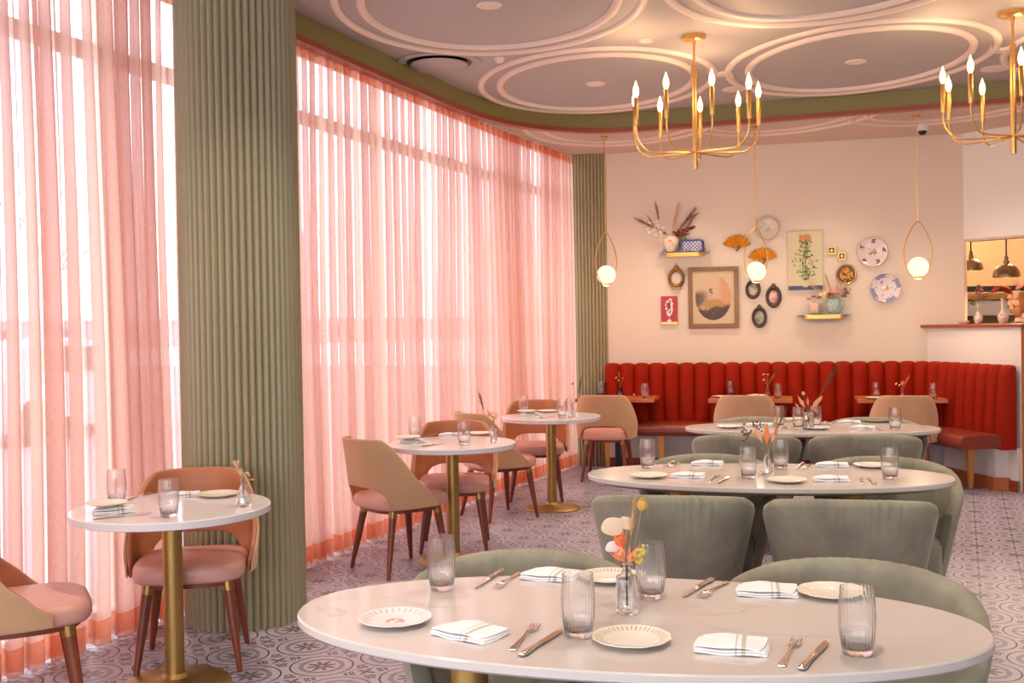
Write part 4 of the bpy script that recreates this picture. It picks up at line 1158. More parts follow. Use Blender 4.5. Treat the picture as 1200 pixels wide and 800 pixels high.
# red panel with a white flowering plant
s = px(784.5); t = wall_thing('red_panel', 'small red panel picture of a white flowering plant in a white pot', 'picture', 784.5, 363.5)
mb = MB(); rbox(mb, 19 * s, 33 * s, -.022, 0); mb.build('panel', mat('crimson lacquer', (.42, .02, .025), .4), t, smooth=None, bevel=.002)
mb = MB(); rbox(mb, 19 * s, 3 * s, -.024, -.002, 0, -15 * s); mb.build('ochre_strip', 'gold', t, smooth=None)
mb = MB(); rnd = random.Random(5)
for k in range(46):
    z = rnd.uniform(-.05, .115); w = .035 + .012 * sin(z * 40); disc = (rnd.uniform(-w, w), -.024 - rnd.random() * .001, z); mb.ball(disc, rnd.uniform(.005, .011), 7, 4, (1, .2, 1))
mb.build('white_blossom', 'whitef', t)
mb = MB(); rnd = random.Random(8)
for k in range(16): mb.ball((rnd.uniform(-.03, .03), -.0245, rnd.uniform(-.04, .08)), .006, 6, 4, (1, .2, 1))
mb.build('blue_blossom', mat('inky blue', (.05, .05, .2), .6), t)
mb = MB(); mb.tube([(0, -.024, -.11), (.004, -.024, -.03)], .003, 5); disc_y(mb, [(.001, .026), (.001, .0262)], n=8); st = len(mb.v)
mb.box(-.018, .018, -.026, -.022, -.125, -.105); mb.ball((0, -.024, -.105), .022, 10, 5, (1, .15, .5)); mb.build('white_pot', 'whitef', t)
# large framed oval print (generic soft landscape)
s = px(836); t = wall_thing('framed_print', 'large wooden-framed print with an oval mount, biggest picture on the back wall', 'picture', 836, 348.5)
W, Hh = 58 * s, 71 * s; fw = .042; mb = MB()
for (x0, x1, z0, z1) in ((-W / 2, W / 2, Hh / 2 - fw, Hh / 2), (-W / 2, W / 2, -Hh / 2, -Hh / 2 + fw), (-W / 2, -W / 2 + fw, -Hh / 2 + fw, Hh / 2 - fw), (W / 2 - fw, W / 2, -Hh / 2 + fw, Hh / 2 - fw)):
    mb.box(x0, x1, -.032, 0, z0, z1)
MT['framewood'] = var(mat('walnut picture frame', rough=.35), (.20, .085, .022), (.26, .11, .03), 6, .05, stretch=(3, 3, 1))
mb.build('frame', 'framewood', t, smooth=None, bevel=.004)
mb = MB(); rbox(mb, W - 2 * fw + .006, Hh - 2 * fw + .006, -.016, -.004); mb.build('mount', mat('cream mount', (.60, .49, .33), .8), t, smooth=None)
m = mat('soft painted scene', rough=.7); n = N(m); v = n.obj(); x, y, z = n.sep(v)
w_ = n.math('ADD', z, n.math('MULTIPLY', n.math('SUBTRACT', n.noise(v, 9, 4), .5), .12))
hill = n.math('ADD', w_, n.math('MULTIPLY', n.math('MULTIPLY', x, x), 4.0))
def soft(v_, c0, k): return n.math('MULTIPLY_ADD', n.math('SUBTRACT', c0, v_), k, .5, clamp=True)
nz = n.noise(v, 16, 5, .6)
def grainy(f, lo=.35): return n.math('MULTIPLY', f, n.math('MULTIPLY_ADD', nz, 1.2, lo), clamp=True)
sky_ = n.mix(n.math('MULTIPLY', soft(n.math('MULTIPLY', x, -1.0), -.06, 14), n.noise(v, 7, 3)), (.62, .45, .34), (.58, .22, .09))
c = n.mix(grainy(n.math('MULTIPLY', soft(w_, .05, 14), soft(x, -.07, 14))), sky_, (.13, .10, .085))
c = n.mix(grainy(soft(hill, -.005, 30), .45), c, (.47, .27, .10))
c = n.mix(grainy(soft(n.math('SUBTRACT', w_, n.math('MULTIPLY', x, .18)), -.105, 26), .45), c, (.085, .065, .065))
c = n.mix(n.math('MULTIPLY', n.math('MULTIPLY', n.band(z, -.09, .035), n.band(x, -.085, .035)), n.gt(n.noise(v, 30, 2), .52)), c, (.42, .37, .34))
c = n.mix(n.math('MULTIPLY', n.math('MULTIPLY', n.band(x, -.02, .018), n.band(z, .05, .04)), n.gt(n.noise(v, 40, 2), .5)), c, (.12, .09, .07))
n.col(c); MT['scene'] = m
mb = MB(); disc_y(mb, [(1, .014), (1, .0165), (0, .0166)], n=72, sx=20.7 * s, sz=26.5 * s); mb.build('oval_print', 'scene', t, smooth=None)
# brass fans
def fan(x, y, w, label):
    t = wall_thing('brass_fan', label, 'ornament', x, y, 'brass fans'); mb = MB(); R = w * px(x) / 2; n_ = 22; r1, r0_ = R * 1.12, R * .30; a0, a1 = rad(22), rad(158); A = []; B = []
    for k in range(n_ + 1):
        a = lerp(a0, a1, k / n_); o = .012 + (.014 if k % 2 else 0)
        A.append((r1 * cos(a), -o * 1.5, r1 * sin(a) - R * .45)); B.append((r0_ * cos(a), -o * .7, r0_ * sin(a) - R * .45))
    vs = A + B + [(p[0], p[1] + .003, p[2]) for p in A] + [(p[0], p[1] + .003, p[2]) for p in B]; k = n_ + 1
    fs = [(i, i + 1, k + i + 1, k + i) for i in range(n_)] + [(2 * k + i, 3 * k + i, 3 * k + i + 1, 2 * k + i + 1) for i in range(n_)] + [(i, 2 * k + i, 2 * k + i + 1, i + 1) for i in range(n_)]
    mb.add(vs, fs); mb.build('pleated_leaf', 'gold', t, smooth=None)
    mb = MB()
    for q in range(7):
        a = lerp(a0 + .15, a1 - .15, q / 6); mb.tube([(0, -.014, -R * .45), (r0_ * 1.2 * cos(a), -.014, r0_ * 1.2 * sin(a) - R * .45)], .004, 5)
    mb.ball((0, -.015, -R * .48), .011, 8, 6); mb.build('sticks', 'brass_dark', t)
    return t
fan(863.5, 286, 31, 'pleated brass fan, higher of the pair')
fan(893.5, 301, 32, 'pleated brass fan, lower of the pair, behind the middle pendant')
# plates on the wall
def wplate(x, y, d, m, label, wobk=10):
    t = MB(); r = d * px(x) / 2; disc_y(t, [(r * .5, .0), (r * .55, .006), (r * .70, .018), (r * .93, .030), (r, .038), (r * .99, .041), (r * .92, .034), (r * .68, .022), (r * .5, .012), (0, .010)], 96, lambda a: 1 + .012 * cos(a * wobk))
    o = t.build('wall_plate', m, smooth=50); o.location = onwall(x, y, .004); o.rotation_euler = (0, 0, WA); tag(o, label, 'plate'); return o
def wchina(name, f):
    m = mat(name, rough=.15); n = N(m); v = n.obj(); x, y, z = n.sep(v)
    r = n.math('SQRT', n.math('ADD', n.math('MULTIPLY', x, x), n.math('MULTIPLY', z, z))); th = n.math('ARCTAN2', z, x); n.col(f(n, v, r, th)); MT[name] = m; return name
def f1(n, v, r, th):
    c = n.mix(n.noise(v, 9, 3), (.62, .54, .46), (.72, .64, .55)); c = n.mix(n.band(r, .112, .006), c, (.45, .42, .34))
    c = n.mix(n.math('MULTIPLY', n.lt(r, .03), n.gt(n.noise(v, 60, 2), .5)), c, (.25, .24, .2)); return c
def f2(n, v, r, th):
    c = n.mix(n.noise(v, 9, 3), (.68, .62, .62), (.76, .69, .68))
    c = n.mix(n.math('MULTIPLY', n.lt(r, .042), n.gt(n.noise(v, 34, 2), .48)), c, (.42, .16, .08))
    k = n.gt(n.math('SINE', n.math('ADD', n.math('MULTIPLY', th, 5), .6)), .55)
    c = n.mix(n.math('MULTIPLY', n.math('MULTIPLY', k, n.band(r, .108, .022)), n.gt(n.noise(v, 42, 2), .47)), c, (.25, .10, .17)); return n.mix(n.band(r, .143, .003), c, (.4, .3, .25))
def f3(n, v, r, th):
    c = n.mix(n.noise(v, 9, 3), (.70, .66, .70), (.76, .71, .74))
    c = n.mix(n.math('MULTIPLY', n.gt(n.math('SINE', n.math('MULTIPLY', th, 4)), .0), n.band(r, .122, .020)), c, (.28, .30, .52))
    c = n.mix(n.math('MULTIPLY', n.lt(r, .034), n.gt(n.noise(v, 40, 2), .48)), c, (.55, .16, .10))
    c = n.mix(n.math('MULTIPLY', n.gt(n.noise(v, 50, 1), .66), n.gt(r, .045)), c, (.30, .10, .16)); return c
wplate(899, 268, 27, wchina('cream wall china', f1), 'cream scalloped plate hung highest on the wall above the brass fans')
wplate(1022, 295.5, 34, wchina('floral wall china', f2), 'white floral plate on the wall, upper of the two beside the kitchen-side pendant')
wplate(1037.5, 337.5, 33.5, wchina('blue rim wall china', f3), 'white plate with blue rim patches, lower of the two beside the kitchen-side pendant')
# canvas with flowers
s = px(943.5); t = wall_thing('flower_canvas', 'tall pale canvas painting of orange and green flowers in a vase', 'picture', 943.5, 305.5)
W, Hh = 38.5 * s, 68 * s
m = mat('pale green wash', rough=.8); n = N(m); v = n.obj(); x, y, z = n.sep(v)
n.col(n.mix(n.lt(z, -Hh * .43), n.mix(n.noise(v, 5, 3), (.56, .53, .34), (.68, .63, .43)), (.08, .10, .22))); MT['wash'] = m
mb = MB(); rbox(mb, W, Hh, -.034, 0); mb.build('canvas', 'wash', t, smooth=None)
MT['pgreen'] = mat('painted green', (.10, .19, .045), .8); MT['porange'] = mat('painted orange', (.62, .26, .10), .8); MT['ppink'] = mat('painted pink', (.65, .36, .28), .8)
rnd = random.Random(11); mb = MB()
for k in range(150):
    z = rnd.uniform(-.20, .20); w = .035 + .055 * max(0, 1 - abs(z + .02) / .22) ; x = rnd.gauss(0, .62) * w + .0; a = rnd.random() * 3; L = .030
    mb.add([(x, -.0355 - k * 1e-5, z), (x + L * cos(a), -.0355 - k * 1e-5, z + L * sin(a)), (x + L * .5 * cos(a + 1), -.0355 - k * 1e-5, z + L * .5 * sin(a + 1) + .006)], [(0, 1, 2)])
mb.tube([(0, -.0355, -.2), (0, -.0355, .15)], .003, 4); mb.build('painted_leaves', 'pgreen', t, smooth=None)
mb = MB()
for x, z, r in ((-.035, .215, .022), (.0, .235, .024), (.038, .22, .024), (-.01, .20, .02), (.03, .245, .018), (-.04, .245, .016)): mb.ball((x, -.035, z), r, 12, 6, (1, .12, 1))
mb.build('painted_blossom', 'porange', t)
mb = MB()
for x, z, r in ((-.035, .16, .018), (.045, .15, .018), (-.01, .005, .022), (.055, .0, .018), (-.085, .0, .015), (.075, -.01, .014), (-.055, .11, .014)): mb.ball((x, -.035, z), r, 12, 6, (1, .12, 1))
mb.build('painted_pink_blossom', 'ppink', t)
mb = MB(); mb.rings([[(-w_, -.036, z) , (w_, -.036, z), (w_, -.034, z), (-w_, -.034, z)] for w_, z in ((.022, -.262), (.030, -.21))]); mb.build('painted_vase', mat('painted cream', (.62, .58, .38), .8), t, smooth=None)
# square miniatures
for (x, y, lb) in ((974.5, 293.5, 'tiny square gilt frame, upper of two beside the canvas'), (986.5, 300, 'tiny square gilt frame, lower of two beside the canvas')):
    s = px(x); t = wall_thing('square_frame', lb, 'frame', x, y, 'tiny gilt frames'); w = 9.6 * s; f = w * .2; mb = MB()
    for (x0, x1, z0, z1) in ((-w / 2, w / 2, w / 2 - f, w / 2), (-w / 2, w / 2, -w / 2, -w / 2 + f), (-w / 2, -w / 2 + f, -w / 2 + f, w / 2 - f), (w / 2 - f, w / 2, -w / 2 + f, w / 2 - f)): mb.box(x0, x1, -.022, 0, z0, z1)
    mb.build('frame', 'gold', t, smooth=None, bevel=.002)
    mb = MB(); rbox(mb, w * .64, w * .64, -.012, -.002); mb.build('mount', mat('maroon mount', (.14, .04, .05), .6), t, smooth=None)
    mb = MB(); mb.ball((0, -.013, 0), w * .17, 12, 6, (1, .15, 1.2)); mb.build('cameo', 'whitef', t)
# round dark frame with golden petals
s = px(991.5); t = wall_thing('petal_roundel', 'round dark-lined gilt frame filled with golden petals', 'frame', 991.5, 321.5); r = 11.8 * s
mb = MB(); disc_y(mb, [(r * .88, 0), (r, .004), (r, .022), (r * .93, .030), (r * .86, .026), (r * .86, .01)], 56); mb.build('gilt_rim', 'gold', t, smooth=50)
mb = MB(); disc_y(mb, [(r * .87, .002), (r * .87, .016), (r * .68, .012), (0, .012)], 48); mb.build('dark_lining', 'pewter', t, smooth=50)
rnd = random.Random(3); mb = MB()
for k in range(60):
    a = rnd.random() * 6.28; q = r * .64 * math.sqrt(rnd.random()); mb.ball((q * cos(a), -.018 - rnd.random() * .006, q * sin(a)), .010, 6, 4, (1, .5, .7))
mb.build('golden_petals', mat('golden petal', (.80, .38, .03), .5), t)
# jug and planter on the lower shelf
p = onwall(977.5, 367.5, .065); v = empty('blue_jug', 'pale blue relief jug holding dried blooms on the lower brass shelf', 'jug', tuple(p), WA)
m = mat('celadon glaze', rough=.25); n = N(m); vv = n.obj(); n.col(n.mix(n.gt(n.noise(vv, 30, 3), .52), (.30, .42, .40), (.42, .54, .50))); n.bump(n.noise(vv, 30, 3), .006, .8); MT['celadon'] = m
mb = MB(); mb.lathe([(.05, 0), (.055, .006), (.068, .05), (.066, .10), (.058, .135), (.062, .148), (.054, .146), (.05, .13), (0, .02)], n=36); mb.build('body', 'celadon', v, smooth=60)
mb = MB(); mb.tube([(.055, 0, .13), (.095, 0, .12), (.10, 0, .075), (.062, 0, .04)], .008, 8); mb.build('handle', 'celadon', v)
posy(p, .14, [('rose', 'beige', -.05, 0, .17, .12, 0), ('rose', 'pink', .0, 0, .16, .13, 0), ('amaranth', 'beige', .03, 0, .18, .16, 0), ('plume', 'tan_plume', -.02, 0, .2, .2, 0), ('plume', 'beige', .05, 0, .17, .14, .01), ('plume', 'tan_plume', -.1, 0, .20, .13, -.01), ('disc', 'cream', -.11, 0, .19, .05, 0), ('rose', 'cream', .13, 0, .20, .06, .02),
              ('sprig', 'maroon_plume', .07, 0, .15, .12, .02), ('plume', 'beige', -.16, 0, .22, .15, -.03), ('rose', 'maroon_plume', -.02, 0, .17, .06, 0), ('plume', 'pink', .02, 0, .22, .12, 0)],
     'dusty dried blooms spilling from the blue jug on the lower brass shelf', stemr=.0015)
p = onwall(954, 367.5, .06); v = MB(); v.plan(superel(.044, .03, 6), [(.004, 0), (0, .004), (0, .10), (.003, .105), (.008, .10)], 40)
m = mat('pink relief tile', rough=.5); n = N(m); vv = n.obj(); n.col((.68, .50, .40)); n.bump(n.noise(vv, 60, 2), .006, .9); MT['relief'] = m
o = v.build('pink_planter', 'relief', smooth=50); o.location = p; o.rotation_euler = (0, 0, WA); tag(o, 'small square blush planter on the lower brass shelf', 'planter')
posy(p, .10, [('rose', 'pink', -.02, 0, .13, .05, 0), ('rose', 'pink', .02, 0, .14, .05, 0), ('rose', 'maroon_plume', .0, 0, .15, .05, 0), ('sprig', 'maroon_plume', .05, 0, .14, .06, .01), ('sprig', 'maroon_plume', -.03, 0, .13, .05, 0)],
     'little pink blooms in the square blush planter', stemr=.0015)

# ================================================================ LIGHT FITTINGS
def chandelier(c, a0, label, seed=0):
    t = empty('chandelier', label, 'chandelier', (c[0], c[1], ZM), 0, 'brass chandeliers'); z = lambda v: v - ZM
    mb = MB(); mb.lathe([(.078, z(ZM)), (.078, z(ZM - .022)), (.070, z(ZM - .028)), (.012, z(ZM - .03)), (.012, z(ZM - .06))], n=40); mb.build('canopy', 'brass', t)
    mb = MB(); mb.tube([(0, 0, z(ZM - .03)), (0, 0, z(3.17))], .008, 10); mb.build('rod', 'brass', t)
    mb = MB(); mb.lathe([(.017, z(2.49)), (.018, z(2.50)), (.018, z(3.165)), (.015, z(3.175))], n=20); mb.build('stem', 'brass', t)
    for k in range(9):
        a = rad(a0 + 40 * k); d = Vector((cos(a), sin(a), 0)); R = .415; zh = z(2.60)
        P = [Vector((0, 0, zh)), d * .12 + Vector((0, 0, zh - .004)), d * .24 + Vector((0, 0, zh - .008))]
        for i in range(1, 9):
            q = PI / 2 * i / 8; P.append(d * (R - .13 + .13 * sin(q)) + Vector((0, 0, zh - .01 + .14 * (1 - cos(q)))))
        P.append(d * R + Vector((0, 0, z(2.79))))
        mb = MB(); mb.tube(P, .0055, 8); arm = mb.build('arm', 'brass', t)
        mb = MB(); q = d * R; mb.lathe([(.013, z(2.765)), (.0145, z(2.77)), (.0145, z(2.94)), (.011, z(2.945))], (q.x, q.y, 0), 16); mb.build('candle_sleeve', 'brass', arm)
        mb = MB(); mb.lathe([(.009, z(2.945)), (.017, z(2.965)), (.0195, z(2.985)), (.016, z(3.01)), (.007, z(3.035)), (.0012, z(3.055))], (q.x, q.y, 0), 14); mb.build('bulb', 'flame', arm, smooth=180)
    return t
CH1 = (1.235, 7.08); CH2 = (3.14, 6.65)
chandelier(CH1, 35, 'nine-arm brass chandelier with lit flame bulbs in full view near the ceiling centre')
chandelier(CH2, 11, 'nine-arm brass chandelier with lit flame bulbs cut off by the picture edge')
def pendant(x, y, Y, rz, label):
    p = aty(x, y, Y); t = empty('pendant_lamp', label, 'pendant lamp', (p.x, p.y, ZL), 0, 'brass teardrop pendants')
    gz = p.z - ZL; R = .089
    mb = MB(); mb.lathe([(.034, 0), (.034, -.014), (.01, -.03), (.006, -.03)], n=28); mb.build('canopy', 'brass', t)
    top = gz + .40
    mb = MB(); mb.tube([(0, 0, -.02), (0, 0, top)], .0048, 8); mb.build('rod', 'brass', t)
    mb = MB(); P = []
    for k in range(49):
        a = 2 * PI * k / 48; yy = cos(a)      # 1 at the top
        zz = lerp(gz - R - .012, top, (1 + yy) / 2); w = .122 * sin(a) * (1 - .42 * max(0, (yy + .1)) ** 1.4)
        P.append((w * cos(rz), w * sin(rz), zz))
    mb.tube(P, .0058, 8, False); mb.build('teardrop_ring', 'brass', t)
    mb = MB(); mb.ball((0, 0, gz), R, 36, 20); mb.build('globe', 'globe', t, smooth=180)
    mb = MB(); mb.lathe([(.035, gz - R - .010), (.04, gz - R + .004), (.03, gz - R + .010)], n=24); mb.build('cup', 'brass', t)
    return (p.x, p.y, p.z)
PEND = [pendant(710.5, 322, 10.1, .5, 'brass teardrop pendant with a glowing globe in front of the slim fluted column'),
        pendant(886, 318, 9.72, .3, 'brass teardrop pendant with a glowing globe in front of the brass fans'),
        pendant(1076, 313, 9.36, -.15, 'brass teardrop pendant with a glowing globe, nearest the kitchen opening')]
def downlight():
    t = empty('recessed_light', None, 'ceiling light')
    mb = MB(); mb.lathe([(.076, 0), (.076, -.004), (.068, -.009), (.045, -.009), (.038, -.002)], n=40, caps=(False, False)); mb.build('rim', 'moulding', t, smooth=60)
    mb = MB(); mb.lathe([(.044, -.004), (.0, -.0041)], n=32); mb.build('lens', 'moulding', t, smooth=None)
    mb = MB(); mb.lathe([(.02, -.0042), (.018, -.0062), (.0, -.0063)], n=20); mb.build('bulb', 'cam_white', t, smooth=60)
    return t
DL = Proto(downlight())
DLP = []
for (i, j), c in ovals.items():
    if c.y < 1 or c.y > 8.9 or c.x > 6 or not inside_tray(c, .8): continue
    DLP.append(c)
lab = {(0, 0): 'round white recessed light at the centre of the ceiling oval behind the central chandelier', (0, 1): 'round white recessed light at the centre of the ceiling oval between the two chandeliers', (1, 0): 'round white recessed light at the centre of the ceiling oval nearest the big column'}
for kk, lb in lab.items():
    c = ovals[kk]; DL.put((c.x, c.y, ZM), .3, lb, 'ceiling light', 'recessed ceiling lights')
def cover(x, y, r, lb, zz=ZM, name='sprinkler_cover'):
    p = atz(x, y, zz); mb = MB(); mb.lathe([(r, 0), (r, -.006), (r * .85, -.010), (0, -.0102)], n=36); o = mb.build(name, 'moulding', smooth=60); o.location = p; tag(o, lb, 'cover', 'ceiling cover discs')
cover(757, 47.5, .047, 'small flat white ceiling disc beside the chandelier canopy')
cover(861, 104, .10, 'flat pale ceiling disc behind the chandelier bulbs')
cover(1167, 80, .11, 'flat pale ceiling disc beside the cut-off chandelier')
p = atz(585, 67, ZM); mb = MB(); mb.lathe([(.04, 0), (.04, -.01), (.03, -.03), (.02, -.04), (0, -.041)], n=28); o = mb.build('smoke_detector', 'moulding', smooth=60); o.location = p; tag(o, 'small white ceiling sensor beside the round air diffuser', 'detector')
p = atz(514.5, 73, ZM); t = empty('air_diffuser', 'round recessed grey air diffuser in the ceiling beside the curved olive band', 'vent', tuple(p))
mb = MB(); mb.lathe([(.305, .0), (.305, -.008), (.285, -.018), (.262, -.016), (.250, -.004), (.235, -.003)], n=64, caps=(False, False)); mb.build('outer_ring', 'ceiling', t, smooth=50)
mb = MB(); mb.lathe([(.236, -.001), (.0, -.0011)], n=48); mb.build('dark_slot', 'black', t, smooth=None)
mb = MB(); mb.lathe([(.155, -.004), (.205, -.020), (.200, -.026), (0, -.030)], n=56); mb.build('inner_disc', 'ceiling', t, smooth=50)
# dome camera
p = atz(1081, 141, ZL); p = Vector((3.61, 9.36 + .35, ZL)); d_ = ray(1081, 150); p = Vector((d_.x / d_.y * 9.75, 9.75, ZL))
t = empty('ceiling_camera', 'small white security camera with a black dome under the ceiling by the kitchen-side pendant', 'camera', tuple(p))
mb = MB(); mb.lathe([(.055, 0), (.055, -.055), (.045, -.062)], n=32); mb.build('housing', 'cam_white', t, smooth=50)
mb = MB(); mb.ball((0, 0, -.062), .038, 20, 12); mb.build('dome', 'black', t, smooth=180)
# kitchen dome lamps
def dome(x, y, Y, r, lb):
    p = aty(x, y, Y); t = empty('dome_lamp', lb, 'pendant lamp', (p.x, p.y, 3.3), 0, 'kitchen dome lamps'); z = p.z - 3.3
    mb = MB(); prof = [(r, z), (r * 1.01, z + .012)] + [(r * cos(a), z + .012 + r * .92 * sin(a)) for a in [PI / 2 * k / 10 for k in range(1, 10)]] + [(r * .18, z + .012 + r * .93)]
    inn = [(q - .006 if q > .02 else q, w - .006) for q, w in prof[::-1]]; mb.lathe(prof + inn, n=40, caps=(False, False)); mb.build('dome_shade', 'dome', t, smooth=60)
    zt = z + .012 + r * .93; mb = MB(); mb.lathe([(.026, zt - .01), (.026, zt + .03), (.018, zt + .035), (.02, zt + .06), (.012, zt + .075)], n=20); mb.build('socket', 'dome', t)
    mb = MB(); mb.tube([(0, 0, zt + .07), (0, 0, 0)], .008, 8); mb.build('cord', 'black', t)
    mb = MB(); mb.ball((0, 0, z + .04), .03, 14, 8); mb.build('bulb', emis('warm kitchen bulb', (1, .7, .4), 12) if 'kb' not in MT else 'kb', t)
    return Vector((p.x, p.y, p.z))
D1 = dome(1138, 316, 10.9, .115, 'dark bronze dome lamp in the kitchen opening, partly cut by the wall edge')
D2 = dome(1179.5, 324, 10.4, .125, 'dark bronze dome lamp hanging lower in the middle of the kitchen opening')

# ---------------------------------------------------------------- vases on the pass ledge
m = mat('flowered porcelain', rough=.2); n = N(m); vv = n.obj(); n.col(n.mix(n.gt(n.noise(vv, 24, 2), .63), (.72, .62, .54), (.45, .12, .12))); MT['porcelain'] = m
def lvase(x, Y, h, lb):
    d = ray(x, 380); p = Vector((d.x / d.y * Y, Y, 1.4205)); v = MB(); s = h / .22
    v.lathe([(.02 * s, 0), (.028 * s, .004 * s), (.045 * s, .05 * s), (.043 * s, .075 * s), (.018 * s, .11 * s), (.012 * s, .13 * s), (.013 * s, .19 * s), (.021 * s, .22 * s), (.017 * s, .22 * s), (.009 * s, .19 * s), (0, .12 * s)], n=32)
    o = v.build('porcelain_vase', 'porcelain', smooth=60); o.location = p; tag(o, lb, 'vase', 'porcelain vases on the ledge'); return p
p = lvase(1146.5, 9.85, .20, 'long-necked porcelain vase on the ledge with dark seed sprigs')
posy(p, .19, [('sprig', 'maroon_plume', .0, 0, .22, .14, 0), ('rose', 'maroon_plume', -.05, 0, .24, .05, 0), ('leaf', 'green', -.07, 0, .18, -.09, -.02), ('sprig', 'maroon_plume', .04, 0, .23, .09, 0), ('rose', 'pink', .03, 0, .30, .04, 0), ('leaf', 'green', -.04, 0, .17, -.07, -.02)],
     'dark red dried sprigs in the first ledge vase beside the wall edge', stemr=.002, base=.12)
p = lvase(1175.5, 9.55, .23, 'long-necked porcelain vase on the ledge with a red bloom')
posy(p, .22, [('rose', 'crimson', -.03, 0, .27, .12, 0), ('rose', 'orange', .02, 0, .29, .09, 0), ('rose', 'pink', .06, 0, .25, .07, 0), ('rose', 'crimson', .02, 0, .26, .09, 0), ('leaf', 'green', -.12, 0, .22, -.12, -.05), ('rose', 'whitef', .065, 0, .20, .05, 0)],
     'bright red and pink blooms in the second ledge vase', stemr=.002, base=.12)
p = lvase(1204, 9.3, .22, 'porcelain vase at the far end of the ledge, only its peach blooms in sight')
posy(p, .21, [('rose', 'coral', -.04, 0, .29, .10, 0), ('rose', 'beige', -.06, 0, .24, .09, 0), ('rose', 'cream', .03, 0, .27, .1, 0), ('rose', 'pink', -.09, 0, .33, .07, 0), ('sprig', 'green', .0, 0, .25, .1, 0)],
     'peach and cream blooms in the last ledge vase', stemr=.002, base=.12)
d = ray(1129.5, 379); mb = MB(); mb.lathe([(.02, 0), (.045, .012), (.055, .035), (.053, .035), (.042, .014), (0, .006)], n=32)
o = mb.build('small_bowl', 'china_plain', smooth=60); o.location = (d.x / d.y * 10.12, 10.12, 1.4205); tag(o, 'small white bowl on the ledge against the wall edge', 'bowl')

